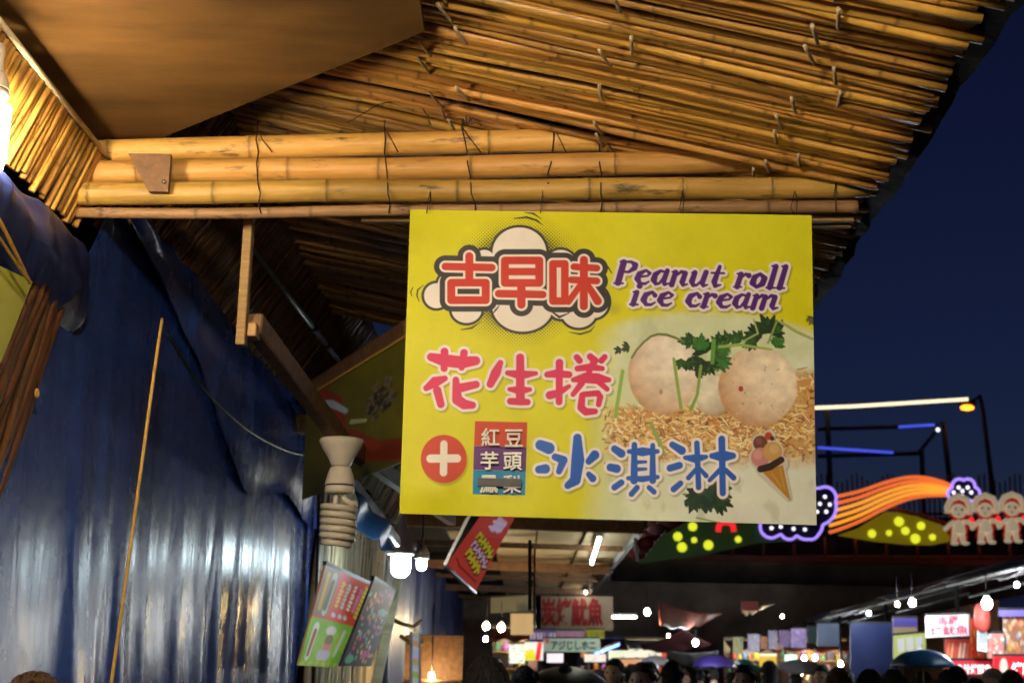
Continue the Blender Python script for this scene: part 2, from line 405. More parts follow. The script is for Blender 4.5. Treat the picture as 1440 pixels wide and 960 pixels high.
# ------------------------------------------------------------------ the yellow hanging sign
SIGN_Y = 4.20
SC = [W(577, 295, SIGN_Y), W(1141, 303, SIGN_Y), W(1148, 738, SIGN_Y), W(562, 722, SIGN_Y)]
def make_sign():
    NU, NV = 720, 540
    u = np.linspace(0, 1, NU + 1)[None, :]; v = np.linspace(0, 1, NV + 1)[:, None]
    X = (577 * (1 - u) + 1141 * u) * (1 - v) + (562 * (1 - u) + 1148 * u) * v
    Y = (295 * (1 - u) + 303 * u) * (1 - v) + (722 * (1 - u) + 738 * u) * v
    cv = Canvas(X, Y, (.70, .66, .001), .55); A = cv.A; full = (slice(None), slice(None)); rnd = random.Random(3); nr = np.random.RandomState(5)
    cv.paint(full, .5 * sm(0, 1, fbm(X / 130, Y / 90, 3)), (.74, .71, .008))
    cv.paint(full, .25 * sm(420, 330, Y) * sm(820, 900, X), (.72, .74, .04))
    # the printed food photograph fades into the yellow
    top = 441 + ((X - 985) / 150) ** 2 * 26
    pl = sm(822, 885, X + (Y - 600) * .10 + 12 * fbm(X / 30, Y / 30, 8)) * sm(-6, 14, Y - top)
    cv.paint(full, pl, (.66, .72, .46)); cv.paint(full, pl * sm(590, 660, Y) * sm(880, 1000, X), (.80, .82, .72))
    cv.paint(full, pl * .6 * sm(.45, .75, fbm(X / 45, Y / 35, 21)), (.84, .87, .72))
    cv.paint(full, pl * .45 * sm(.55, .70, fbm(X / 26, Y / 40, 51)), (.44, .50, .30))
    cv.paint(full, .5 * sm(840, 870, X) * sm(425, 440, Y) * sm(452, 440, Y) * sm(880, 862, X), (.35, .25, .03))
    # peanut crumbs
    pm = sm(846, 872, X) * sm(574, 586, Y + 5 * fbm(X / 9, Y / 9, 4)) * sm(668, 636, Y + 14 * fbm(X / 20, Y / 12, 9) - sm(900, 1100, X) * 6)
    pm = np.maximum(pm, sm(1108, 1118, X) * sm(520, 540, Y) * sm(650, 610, Y))
    cv.paint(full, pm, (.62, .32, .10)); cv.paint(full, pm * sm(.4, .62, fbm(X / 7, Y / 5, 31)), (.62, .42, .17)); cv.paint(full, pm * sm(.55, .7, fbm(X / 5, Y / 5, 77)), (.22, .08, .03))
    PAL = [(.92, .76, .42), (.85, .60, .22), (.74, .34, .09), (.48, .16, .05), (.95, .86, .58), (.28, .10, .04), (.90, .66, .30)]
    for k in range(900):
        x = rnd.uniform(850, 1146); y = rnd.gauss(612, 21)
        if not (574 < y < 668): continue
        if x > 1112 and rnd.random() < .4: y = rnd.uniform(520, 600)
        a = rnd.gauss(.25, .9); L = rnd.uniform(1.5, 7); r = rnd.uniform(.8, 1.6)
        cv.strokes([[(x - L * math.cos(a), y - L * .7 * math.sin(a), r), (x + L * math.cos(a), y + L * .7 * math.sin(a), r * .7)]], rnd.choice(PAL), alpha=.85, pad=3)
    # scoops of ice cream
    def scoop(cx, cy, rx, ry, a, b, seed, lx=-.35, ly=-.45):
        r = max(rx, ry); sl = cv.win(cx - r, cy - r, cx + r, cy + r, 6); xx = (cv.X[sl] - cx) / rx; yy = (cv.Y[sl] - cy) / ry
        edge = np.hypot(xx, yy) + .05 * (fbm(cv.X[sl] / 14, cv.Y[sl] / 14, seed) - .5)
        al = 1 - sm(.97, 1.03, edge); z = np.sqrt(np.clip(1 - edge ** 2, 0, 1)); sh = np.clip(.25 + .75 * (z * .72 + xx * lx + yy * ly), 0, 1)
        n = fbm(cv.X[sl] / 11, cv.Y[sl] / 9, seed + 3, 5); c = np.array(b)[None, None] * (1 - sh[..., None]) + np.array(a)[None, None] * sh[..., None]
        c = c * (.76 + .48 * n[..., None]); al = al[..., None]; cv.A[sl] = cv.A[sl] * (1 - al) + c * al
    scoop(1004, 560, 26, 30, (.88, .84, .68), (.42, .30, .18), 5)
    if False: scoop(1128, 618, 34, 40, (.86, .88, .80), (.55, .54, .42), 15)
    scoop(934, 531, 50, 56, (.93, .84, .72), (.60, .36, .20), 25, .4, -.5)
    scoop(1066, 549, 55, 55, (.93, .80, .62), (.58, .31, .15), 35, .5, -.4)
    for k in range(22):
        x = rnd.uniform(1020, 1105); y = rnd.uniform(510, 590)
        cv.strokes([[(x, y, rnd.uniform(.6, 1.5)), (x + rnd.uniform(-3, 3), y + rnd.uniform(-3, 3), .5)]], rnd.choice([(.35, .2, .1), (.5, .3, .18), (.75, .68, .5)]), alpha=.7, pad=3)
    cv.ell(1042, 552, 3.4, 4, (.45, .05, .04)); cv.ell(930, 556, 2.5, 4, (.4, .16, .08), alpha=.7)
    # coriander
    G = [(.012, .05, .012), (.02, .10, .02), (.05, .20, .03), (.09, .28, .05), (.008, .025, .01)]
    def leaf(x, y, L, ang, base, hi):
        for k in range(7):
            a = ang + (k - 3) * .42 + rnd.gauss(0, .12); q = L * (1 - .10 * abs(k - 3)) * rnd.uniform(.8, 1.15)
            cv.strokes([[(x, y, L * .16), (x + q * .6 * math.cos(a), y + q * .6 * math.sin(a), L * .20), (x + q * math.cos(a), y + q * math.sin(a), L * .07)]], tuple(c * rnd.uniform(.7, 1.3) for c in base), pad=4, soft=.25)
        for k in range(3):
            a = ang + (k - 1) * .6; cv.strokes([[(x, y, .6), (x + L * .8 * math.cos(a), y + L * .8 * math.sin(a), .35)]], hi, alpha=.6, pad=3)
        for k in range(4):
            a = ang + rnd.uniform(-1.1, 1.1); q = L * rnd.uniform(.3, .8); cv.ell(x + q * math.cos(a), y + q * math.sin(a), L * .13, L * .07, hi, a, alpha=.75, soft=.4)
    D0, D1, D2, D3 = (.010, .034, .012), (.016, .075, .016), (.035, .16, .025), (.07, .24, .04)
    for x, y, L, a, b, h in ((1082, 470, 24, -2.0, D0, D1), (1068, 478, 22, -2.7, D0, D1), (1088, 474, 20, -.9, D0, D2), (1060, 484, 20, 2.9, D1, D2), (1040, 484, 18, -2.6, D1, D2), (1024, 486, 17, -2.2, D1, D2), (1012, 490, 18, -2.0, D0, D2), (1092, 492, 16, -1.2, D2, D3),
                             (992, 498, 24, -2.2, D0, D2), (984, 494, 20, -1.6, D2, D3), (972, 486, 18, -2.6, D1, D2), (1004, 506, 22, -.2, D1, D3), (1010, 512, 20, .7, D2, D3), (996, 516, 18, 1.4, D0, D2), (986, 512, 20, 2.2, D0, D1), (1014, 500, 18, -.9, D2, D3), (966, 516, 16, .4, D0, D2), (958, 512, 14, 1.6, D1, D2), (980, 526, 14, .2, D0, D1),
                             (884, 493, 11, 3.0, (.03, .04, .02), D1), (872, 496, 9, 2.6, (.03, .035, .02), D1), (992, 694, 30, 1.2, (.010, .036, .020), D1), (1000, 690, 28, .5, (.012, .045, .025), D1), (984, 698, 26, 2.2, (.010, .036, .020), D1), (1008, 702, 24, .9, D0, D1), (975, 704, 18, 1.8, (.012, .04, .02), D1), (1142, 452, 10, 2.0, (.10, .09, .02), (.2, .2, .06))):
        leaf(x, y, L, a, b, h)
    for st, c in (([(889, 508, 1.5), (896, 497, 1.5), (906, 486, 1.6), (916, 478, 1.7), (926, 475, 1.8), (938, 476, 1.9), (950, 480, 1.7), (962, 486, 1.4)], (.16, .20, .05)), ([(1012, 493, 2), (1040, 490, 2.2), (1085, 497, 1.4)], (.34, .46, .10)),
                  ([(948, 510, 2.2), (953, 545, 2.3), (958, 578, 2.4)], (.28, .42, .08)), ([(986, 520, 2), (981, 560, 2.2), (972, 580, 2.6)], (.24, .36, .07)), ([(876, 527, 2.6), (866, 590, 2.8)], (.30, .48, .08)),
                  ([(916, 600, 2.6), (926, 622, 2.8), (934, 640, 2.4)], (.28, .42, .10)), ([(1060, 454, 1.2), (1066, 474, 1.2), (1044, 486, 1.2)], (.38, .48, .16)), ([(1098, 458, 2), (1120, 472, 2.2), (1142, 482, 2)], (.36, .44, .16)),
                  ([(1092, 458, 1.6), (1080, 488, 1.4)], (.2, .36, .07)), ([(980, 728, 1.3), (1025, 738, 1.2)], (.3, .42, .12)), ([(1004, 484, 3), (1002, 515, 3)], (.13, .34, .06))):
        cv.strokes([st], c, soft=.2)
    # halftone burst behind the first line
    cx, cy = 731, 397; p = 4.9
    for rot in (0,):
        gx = (X - cx) / p; gy = (Y - cy) / p; i = np.round(gx + gy) ; j = np.round(gx - gy); dx = gx - (i + j) / 2; dy = gy - (i - j) / 2
        rr = np.hypot((X - cx) / 104, (Y - cy) / 100); rad = .40 * sm(1.02, .45, rr) + .05
        cv.paint(full, (1 - sm(rad - .16, rad + .16, np.hypot(dx, dy))) * sm(1.0, .93, rr), (.03, .027, .004))
    S1 = 1309 / 300
    def t1(st): return [[(x / S1 + 560, y / S1 + 280, r / S1) for x, y, r in q] for q in st]
    BK = (.035, .03, .035); WH = (.88, .80, .74)
    blobs = [(745, 340, 165, 160), (235, 612, 76, 78), (420, 700, 92, 82), (765, 680, 186, 155), (1110, 710, 108, 100), (1000, 690, 70, 66), (1205, 650, 88, 100), (1000, 415, 92, 92), (530, 385, 62, 62), (300, 560, 60, 90)]
    for x, y, a, b in blobs: cv.ell(x / S1 + 560, y / S1 + 280, (a + 17) / S1, (b + 17) / S1, BK)
    for x, y, a, b in blobs: cv.ell(x / S1 + 560, y / S1 + 280, a / S1, b / S1, WH)
    for arc in ([(90, 560, 3), (76, 590, 4), (84, 615, 2)], [(155, 545, 2), (120, 575, 5), (114, 610, 5), (128, 648, 2)], [(712, 122, 3), (790, 114, 7), (850, 134, 6), (890, 165, 2)], [(778, 84, 2), (830, 90, 6), (880, 124, 2)],
                [(386, 824, 3), (450, 814, 6), (510, 775, 2)], [(1050, 838, 2), (1120, 850, 6), (1180, 832, 5), (1208, 800, 2)], [(1262, 408, 4), (1290, 432, 5), (1312, 470, 3)], [(585, 720, 3), (600, 700, 6), (620, 676, 3)], [(930, 700, 3), (990, 745, 8), (1050, 720, 3)]):
        cv.strokes(t1([arc]), BK)
    gu = [[(290, 428, 24), (575, 435, 24)], [(437, 362, 25), (437, 512, 25)], [(326, 530, 25), (538, 530, 25), (538, 640, 25), (326, 640, 25), (326, 530, 25)]]
    zao = [[(656, 390, 25), (867, 390, 25), (867, 532, 25), (656, 532, 25), (656, 390, 25)], [(656, 461, 24), (867, 461, 24)], [(618, 599, 24), (888, 605, 24)], [(757, 560, 26), (757, 668, 26)]]
    wei = [[(951, 411, 24), (1024, 411, 24), (1024, 645, 24), (951, 645, 24), (951, 411, 24)], [(1080, 430, 22), (1220, 438, 22)], [(1064, 512, 22), (1220, 519, 22)], [(1141, 386, 25), (1141, 678, 25)], [(1118, 548, 20), (1046, 650, 20)], [(1164, 545, 20), (1226, 645, 26)]]
    for g, col in ((47, BK), (13, (.88, .80, .74)), (0, (.62, .035, .018))):
        for gl in (gu, zao, wei): cv.strokes(t1(gl), col, grow=g / S1)
    # second line, pink brush characters; third line, blue
    S3 = 1138 / 320; S4 = 1396 / 320
    def t3(st): return [[(x / S3 + 560, y / S3 + 470, r / S3) for x, y, r in q] for q in st]
    def t4(st): return [[(x / S4 + 840, y / S4 + 540, r / S4) for x, y, r in q] for q in st]
    hua = [[(165, 133, 20), (230, 150, 30), (320, 160, 30), (388, 152, 22)], [(232, 106, 19), (230, 190, 17)], [(330, 112, 18), (318, 186, 15)], [(140, 288, 14), (185, 258, 26), (234, 240, 14)], [(196, 300, 20), (214, 368, 18)], [(289, 248, 16), (296, 345, 25), (330, 368, 24), (372, 372, 17)], [(308, 288, 22), (390, 270, 18)]]
    sheng = [[(512, 162, 14), (490, 210, 24), (462, 268, 18)], [(611, 135, 19), (612, 345, 22)], [(548, 212, 12), (612, 222, 23), (690, 214, 10)], [(558, 293, 10), (612, 298, 22), (660, 294, 10)], [(562, 352, 16), (612, 354, 18), (648, 356, 15)]]
    juan = [[(808, 160, 18), (806, 355, 16)], [(746, 220, 14), (790, 215, 20), (856, 220, 16)], [(760, 322, 20), (800, 312, 18), (856, 278, 10)], [(895, 134, 15), (908, 150, 16)], [(1034, 132, 14), (1018, 150, 15)], [(962, 130, 16), (985, 150, 18), (966, 182, 14)], [(898, 190, 14), (965, 182, 18), (1022, 190, 12)], [(878, 246, 12), (940, 236, 26), (1000, 240, 26), (1055, 246, 12)],
            [(960, 196, 14), (946, 240, 14)], [(920, 262, 16), (876, 318, 12)], [(1004, 256, 14), (1046, 292, 12)], [(930, 318, 14), (1000, 312, 14), (1012, 330, 15), (1004, 368, 13)], [(922, 322, 15), (916, 384, 18), (940, 404, 18), (986, 402, 14)]]
    bing3 = [[(712, 566, 24), (755, 582, 28)], [(705, 685, 18), (738, 682, 22)], [(786, 624, 16), (828, 640, 20), (806, 694, 14)], [(898, 532, 20), (900, 640, 32), (888, 735, 26), (850, 762, 16)], [(955, 645, 16), (985, 615, 22)], [(955, 708, 13), (975, 728, 17)]]
    qi4 = [[(108, 412, 20), (150, 440, 24)], [(82, 522, 22), (122, 530, 24)], [(108, 640, 18), (150, 612, 18)], [(230, 388, 16), (228, 600, 22)], [(342, 392, 14), (342, 600, 20)], [(196, 428, 12), (280, 430, 26), (372, 428, 12)], [(235, 492, 12), (300, 490, 8)], [(235, 535, 12), (300, 532, 8)], [(192, 586, 12), (280, 592, 18), (372, 580, 12)], [(246, 642, 16), (212, 680, 16)], [(320, 642, 14), (350, 668, 15)]]
    lin4 = [[(462, 388, 18), (520, 424, 24)], [(448, 528, 20), (505, 512, 20)], [(470, 652, 18), (512, 618, 16)], [(612, 380, 16), (622, 642, 16)], [(540, 466, 12), (605, 472, 26), (668, 462, 12)], [(612, 530, 12), (560, 586, 14)], [(628, 530, 10), (668, 574, 14)], [(764, 356, 20), (770, 676, 18)], [(704, 456, 16), (770, 458, 34), (832, 456, 18)], [(752, 540, 14), (690, 600, 12)], [(786, 540, 14), (836, 586, 16)]]
    pink = [t3(hua), t3(sheng), t3(juan)]; blue = [t3(bing3), t4(qi4), t4(lin4)]
    for gl in pink + blue: cv.strokes([[(x + 2.2, y + 2.6, r) for x, y, r in q] for q in gl], (.13, .10, .02), grow=3.8, alpha=.6, soft=1.6)
    for gl in pink + blue: cv.strokes(gl, (.88, .80, .80), grow=4.1)
    for gl in pink: cv.strokes(gl, (.72, .025, .12), grow=.3)
    for gl in blue: cv.strokes(gl, (.015, .115, .56), grow=.3)
    # the two purple English lines
    LT = {'P': (.95, [[(.22, 1.45, .17), (.2, .08, .17)], [(.02, .05, .06), (.45, .05, .06)], [(.05, 1.5, .06), (.6, 1.5, .08), (.84, 1.3, .15), (.84, 1.1, .15), (.6, .82, .08), (.3, .82, .06)]]),
          'e': (.85, [[(.2, .5, .07), (.66, .6, .06), (.74, .78, .09), (.5, .97, .07), (.22, .72, .15), (.18, .4, .17), (.36, .08, .1), (.62, .06, .08), (.8, .22, .05)]]),
          'a': (.98, [[(.6, .9, .07), (.4, .96, .08), (.18, .7, .15), (.17, .36, .17), (.32, .07, .09), (.5, .12, .07), (.64, .5, .08)], [(.74, .98, .13), (.68, .3, .15), (.78, .05, .09), (.97, .14, .05)]]),
          'n': (1.0, [[(.02, .92, .05), (.2, .9, .14), (.16, .06, .15)], [(.22, .6, .06), (.48, .95, .09), (.7, .85, .14), (.66, .25, .15), (.74, .04, .09), (.95, .12, .05)]]),
          'u': (1.0, [[(.02, .9, .05), (.18, .9, .14), (.14, .32, .16), (.26, .05, .1), (.44, .08, .07), (.62, .4, .06)], [(.74, .95, .14), (.68, .25, .15), (.78, .04, .09), (.97, .12, .05)]]),
          't': (.70, [[(.36, 1.36, .1), (.28, .35, .16), (.38, .05, .11), (.64, .14, .05)], [(.03, .92, .06), (.66, .92, .06)]]),
          'r': (.74, [[(.02, .92, .05), (.22, .9, .14), (.18, .06, .15)], [(.02, .04, .05), (.4, .04, .05)], [(.24, .6, .06), (.45, .92, .08), (.62, .82, .15)]]),
          'o': (.92, [[(.45, .96, .08), (.2, .72, .15), (.18, .34, .17), (.42, .05, .08), (.68, .3, .16), (.72, .66, .16), (.45, .96, .08)]]),
          'l': (.50, [[(.02, 1.5, .05), (.22, 1.48, .14), (.18, .08, .16)], [(.02, .05, .06), (.42, .05, .06)]]),
          'i': (.48, [[(.02, .92, .05), (.2, .9, .14), (.17, .08, .15)], [(.02, .05, .06), (.42, .05, .06)], [(.26, 1.34, .16)]]),
          'c': (.85, [[(.7, .72, .13), (.52, .96, .08), (.22, .74, .15), (.17, .4, .17), (.36, .07, .1), (.62, .07, .08), (.8, .24, .05)]]),
          'm': (1.5, [[(.02, .92, .05), (.2, .9, .14), (.16, .06, .15)], [(.22, .6, .06), (.46, .95, .09), (.66, .85, .14), (.62, .06, .15)], [(.68, .6, .06), (.94, .95, .09), (1.16, .85, .14), (1.12, .25, .15), (1.22, .04, .09), (1.44, .12, .05)]]), ' ': (.62, [])}
    eng = []
    for txt, x0, y0, x1, y1, h in (('Peanut roll', 865, 403, 1106, 410.5, 21.5), ('ice cream', 887, 433.5, 1096, 440, 20.5)):
        tot = sum(LT[c][0] for c in txt); kx = (x1 - x0) / tot; x = 0.0
        for c in txt:
            adv, ss = LT[c]
            eng += [[(x0 + kx * (x + a + .2 * b - .05), y0 + (y1 - y0) * (x + a) / tot - b * h, r * kx * 1.0) for a, b, r in q] for q in ss]
            x += adv
    cv.strokes([[(x + 2, y + 2.4, r) for x, y, r in q] for q in eng], (.12, .09, .02), grow=3.6, alpha=.6, soft=1.5)
    cv.strokes(eng, (.84, .76, .78), grow=3.6); cv.strokes(eng, (.085, .008, .20))
    # plus disc, flavour box, ice cream cone
    cv.ell(624.6 + 1.5, 649 + 2.4, 32.5, 33.5, (.2, .15, .01), alpha=.5, soft=2); cv.ell(624.3, 648.4, 32.4, 33, (.60, .045, .012))
    cv.strokes([[(605.5, 648, 5.6), (643, 647.5, 5.6)], [(624.5, 628, 5), (624, 667, 5.2)]], (.86, .80, .72))
    x0, x1 = 668, 742
    cv.poly([(668.3, 596.5), (742, 598), (741, 632), (666.8, 630.5)], (.60, .05, .012)); cv.poly([(666.8, 630.5), (741, 632), (740, 664.5), (665.8, 663)], (.12, .02, .20)); cv.poly([(665.8, 663), (740, 664.5), (739, 697.5), (665, 696)], (0.0, .24, .50))
    cone = [[(1000, 380, 45)], [(1055, 335, 26)], [(1000, 465, 58)], [(1075, 430, 58)], [(1020, 530, 40), (1120, 500, 40)], [(1080, 560, 34), (1168, 700, 8)], [(1040, 560, 30), (1168, 700, 8)], [(1120, 540, 26), (1172, 700, 6)]]
    cv.strokes([[(x + 2, y + 2, r) for x, y, r in q] for q in t4(cone)], (.12, .10, .06), grow=2.4, alpha=.5, soft=1.5)
    cv.strokes(t4(cone), (.68, .60, .55), grow=2.4)
    def e4(x, y, r, c): cv.ell(x / S4 + 840, y / S4 + 540, r / S4, r / S4, c, soft=.4)
    e4(1000, 380, 45, (.16, .055, .035)); e4(990, 368, 20, (.26, .10, .07)); e4(1000, 465, 58, (.60, .24, .24)); e4(985, 450, 28, (.68, .33, .32)); e4(1075, 430, 58, (.62, .36, .12)); e4(1085, 415, 28, (.68, .46, .2)); e4(1050, 338, 24, (.5, .06, .02)); e4(1072, 352, 14, (.06, .02, .02))
    cv.poly([(x / S4 + 840, y / S4 + 540) for x, y in ((1015, 548), (1135, 515), (1180, 712))], (.50, .24, .03), grow=1)
    cv.strokes(t4([[(1000, 535, 20), (1060, 520, 22), (1128, 480, 20)]]), (.04, .02, .015)); cv.strokes(t4([[(1070, 560, 4), (1130, 640, 3)], [(1120, 530, 4), (1150, 660, 3)]]), (.62, .36, .08), soft=.5)
    root = empty('hanging_sign', (SC[0] + SC[1]) / 2, 'yellow banner with red, pink and blue Chinese lettering and ice cream photo, under bamboo poles', 'sign')
    wob = lambda u, v: .003 * np.sin(u * 7 + v * 2) * v + .002 * np.sin(u * 17 + v * 9) * v * v + .010 * np.exp(-((u - .08) / .08) ** 2 - ((v - .93) / .08) ** 2) + .004 * fbm(u * 6, v * 5, 2)
    printed_sheet('printed_panel', SC, cv, M['print'], root, .006, wob)
    wh = mat('sign_white_ink', (.86, .80, .74), .5, bump=0); bk = mat('sign_black_tape', (.02, .02, .022), .45, scale=20)
    Yt = SIGN_Y - .013
    def bx(x0, y0, x1, y1): return lambda a, b: W(x0 + (x1 - x0) * a, y0 + (y1 - y0) * b, Yt)
    for ch, b in (('紅', (677, 602, 702, 627)), ('豆', (710, 604, 735, 628)), ('芋', (676, 635, 701, 660)), ('頭', (708, 636, 734, 661)), ('鳳', (675, 668, 700, 693)), ('梨', (707.5, 668, 732.5, 693))):
        letter(ch, bx(*b), wh, root, .026)
    mb = MB(); q = [W(672, 671.5, Yt - .009), W(733, 673, Yt - .009), W(732.5, 684, Yt - .009), W(671.5, 683, Yt - .009)]
    mb.add(q + [p + Vector((0, .0015, 0)) for p in q], [(0, 1, 2, 3), (7, 6, 5, 4), (0, 4, 5, 1), (1, 5, 6, 2), (2, 6, 7, 3), (3, 7, 4, 0)]); mb.build('black_tape', bk, root)
    for px in (600, 760, 960, 1120):     # wire loops up to the poles
        a = W(px, 300, SIGN_Y - .008); mb = MB()
        mb.tube([a, a + Vector((.004, .0, .05)), a + Vector((.006, .05, .09)), a + Vector((.002, .10, .05)), a + Vector((0, .02, -.004))], .0016, 5); mb.build('wire_loop', M['wire'], root)
make_sign()
# ------------------------------------------------------------------ ground
mb = MB(); mb.sheet(lambda u, v: (-150 + 300 * u, -60 + 260 * v, 0), 2, 2); tag(mb.build('ground', M['asphalt']), kind='structure')

# ------------------------------------------------------------------ bamboo
def bamboo_mesh(name, L, r0, r1, seed, n=12, sp=(.26, .42), bend=.006, mat_=None, ring=.45):
    rnd = random.Random(seed); rings = []; x = 0.0; nodes = []; q = rnd.uniform(.05, .3)
    while q < L - .03: nodes.append(q); q += rnd.uniform(*sp)
    st = {0.0: (1, 1), L: (1, 1)}
    for k in nodes:
        for dx, f, c in ((-.02, 1, 1), (-.008, 1.03, .9), (-.003, 1.07, .6), (0, .97, ring), (.003, 1.06, .6), (.009, 1.01, .92), (.02, 1, 1)):
            if 0 < k + dx < L: st[k + dx] = (f, c)
    for k in np.arange(.12, L, .17): st.setdefault(float(k), (1, 1))
    xs = sorted(st); a, b, c, d = [rnd.uniform(0, 6) for _ in range(4)]; pts = []; rad = []; col = []
    for x in xs:
        f, cc = st[x]; pts.append((x, bend * math.sin(x * 2.1 + a) + bend * .4 * math.sin(x * 7 + b), bend * math.sin(x * 1.7 + c) + bend * .4 * math.sin(x * 6 + d)))
        rad.append((r0 + (r1 - r0) * x / L) * f); col += [(cc, cc * .95, cc * .9)] * n
    mb = MB(); mb.tube(pts, rad, n, True, 0, False, col)
    return mb.mesh(name, [mat_], True)

# roof of lashed canes: rises to the left from the eave
EX, EZ, SL = 1.08, 1.6 + 1.50, .215
def eave(y): return EX + .030 * (y - 4.0)
def roofz(x): return EZ + (EX - x) * SL
roof = empty('cane_awning', (EX, 4.3, EZ), 'sloping awning of lashed bamboo canes above the poles and yellow sign', 'awning')
var = [bamboo_mesh('cane', 2.6, r, r * .86, 20 + k, 8, (.22, .5), .007, M['cane']) for k, r in enumerate((.0150, .0165, .0125, .0180, .0155, .0115, .0140, .0170))]
y = 2.75; k = 0; rr = random.Random(11)
while y < 7.8:
    skew = rr.gauss(.0, .022) + .035 * math.sin(y * 1.3); x1 = eave(y) + rr.gauss(0, .013); x0 = -1.46 + rr.uniform(-.03, .03); dz = rr.uniform(-.006, .010)
    p0 = (x1, y, roofz(x1) + dz); p1 = (x0, y + skew + .02, roofz(x0) + dz + rr.gauss(0, .012))
    if rr.random() < .45: p0, p1 = p1, p0
    place('cane', var[rr.randrange(8)], p0, p1, 2.6, roof, rr.uniform(0, 6))
    y += rr.choice((.018, .021, .024, .026, .028)) if rr.random() > .06 else .038; k += 1
# lashings below the canes, in three staggered lines
tm = MB(); tm.tube([(-.06, 0, .002), (-.04, 0, -.002), (0, 0, -.001), (.04, 0, -.002), (.06, 0, .002)], .0052, 6); tiem = tm.mesh('lashing', [M['tie']])
for X0, sl in ((.80, .10), (-.22, .05), (.27, .02)):
    y = 2.9
    while y < (5.4 if X0 > .5 else 4.6):
        X = X0 - .03 + rr.uniform(-.07, .07); p = Vector((X, y, roofz(X) - .021))
        if X0 != .27 or rr.random() < .3: place('lashing', tiem, p - Vector((.012 + rr.gauss(0, .008), .055, 0)), p + Vector((.012, .055, 0)), .12, roof)
        y += rr.uniform(.09, .15)
# dark weather sheet lying on the canes, ragged past the eave
rs = random.Random(5); edge = [eave(2.5 + 5.5 * i / 60) + .055 + .014 * rs.random() for i in range(61)]
def topsheet(u, v):
    yy = 2.5 + 5.5 * v; xx = -1.5 + (edge[int(v * 60 + .5)] + 1.5) * u
    return (xx, yy, roofz(xx) + .050 + .012 * math.sin(yy * 5 + xx * 3) - .045 * max(0, (u - .93) / .07) * (.85 + .15 * math.sin(yy * 9) ** 2))
mb = MB(); mb.sheet(topsheet, 24, 60); wsh = mb.build('weather_sheet', M['dark_tarp'], roof)
sm_ = wsh.modifiers.new('thickness', 'SOLIDIFY'); sm_.thickness = .008; sm_.offset = 1
# three rafters above the canes carry the sheet
for X in (.8, -.25, -1.2):
    mb = MB(); mb.tube([(X, 2.6, roofz(X) + .036), (X, 7.9, roofz(X) + .036)], .013, 8); mb.build('rafter', M['wood_dark'], roof)

# ------------------------------------------------------------------ bundle of big poles
beam = empty('bamboo_pole_beam', W(90, 270, 4.3), 'bundle of thick bamboo poles lashed side by side across the awning above the sign', 'bamboo poles')
def pole(a, b, r0, r1, seed, m='pole', Lm=None, sp=(.28, .5)):
    p0 = W(*a); p1 = W(*b); L = (p1 - p0).length
    me = bamboo_mesh('pole', L, r0, r1, seed, 18, sp, .004, M[m], .5); return place('pole', me, p0, p1, L, beam, 1.0)
pole((120, 214, 4.42), (1075, 193, 4.40), .0405, .037, 1)
pole((70, 243, 4.36), (1172, 226, 4.36), .0395, .037, 2)
pole((78, 274, 4.30), (1222, 262, 4.30), .037, .034, 3)
pole((96, 299, 4.335), (1205, 291, 4.335), .017, .021, 4, 'pole_grey')
mb = MB(); a, b = W(508, 303, 4.40), W(1200, 303, 4.40); mb.bar(a, b, .03, .046, bevel=.004); mb.build('batten', M['wood'], beam)
mb = MB(); a, b = W(840, 308, 4.45), W(1196, 312, 4.45); mb.bar(a, b, .03, .04, bevel=.004); mb.build('batten', M['wood'], beam)
def tie_at(px, seed, lean=6, full=True):
    rnd = random.Random(seed); mb = MB(); pts = []
    for py, yy in ((178, 4.392), (196, 4.366), (214, 4.38), (229, 4.322), (246, 4.335), (258, 4.268), (272, 4.262), (286, 4.29), (300, 4.30)):
        if not full and py > 262: break
        pts.append(W(px + lean * (py - 178) / 60 + rnd.uniform(-2, 2), py, yy - .008))
    mb.tube(pts, .0026, 5); 
    mb.tube([pts[0] + Vector((0, .02, .03)), pts[0], pts[1] + Vector((.02, 0, 0)), pts[2] + Vector((.045, .0, 0))], .002, 5)
    mb.build('tie_wire', M['wire'], beam)
for px, ln, f in ((650, 9, True), (780, -8, False), (842, 2, True), (540, 4, True), (1170, 3, True), (360, 3, True)): tie_at(px, px, ln, f)
mb = MB(); a = W(656, 176, 4.39)           # twisted wire knot standing on the top pole
for d in ((-.02, 0, .085), (.025, .01, .06), (.045, 0, .05), (-.035, 0, .02), (.05, 0, .0)):
    mb.tube([a, a + Vector(d) * .5 + Vector((.006, 0, .01)), a + Vector(d)], .0024, 5)
mb.build('wire_knot', M['wire'], beam)
mb = MB(); mb.tube([W(490, 172, 4.39), W(530, 148, 4.40), W(568, 138, 4.41), W(590, 142, 4.41), W(606, 176, 4.39)], .002, 5); mb.build('loose_wire', M['wire'], beam)

# brown ceiling board below the canes on the left
BZ = 1.6 + 1.68
c0 = WZ(597, 45, BZ); poly = [(c0.x, c0.y), (c0.x, 2.2), (-1.55, 2.2), (-1.55, 4.70)]
mb = MB(); k = 4; mb.add([(x, y, BZ) for x, y in poly] + [(x, y, BZ + .02) for x, y in poly], [(0, 1, 2, 3), (7, 6, 5, 4)] + [(i, i + 4, (i + 1) % 4 + 4, (i + 1) % 4) for i in range(4)])
tag(mb.build('ceiling_board', M['brown_board']), 'dark brown ceiling board with a diagonal end, below the canes at upper left', 'board')
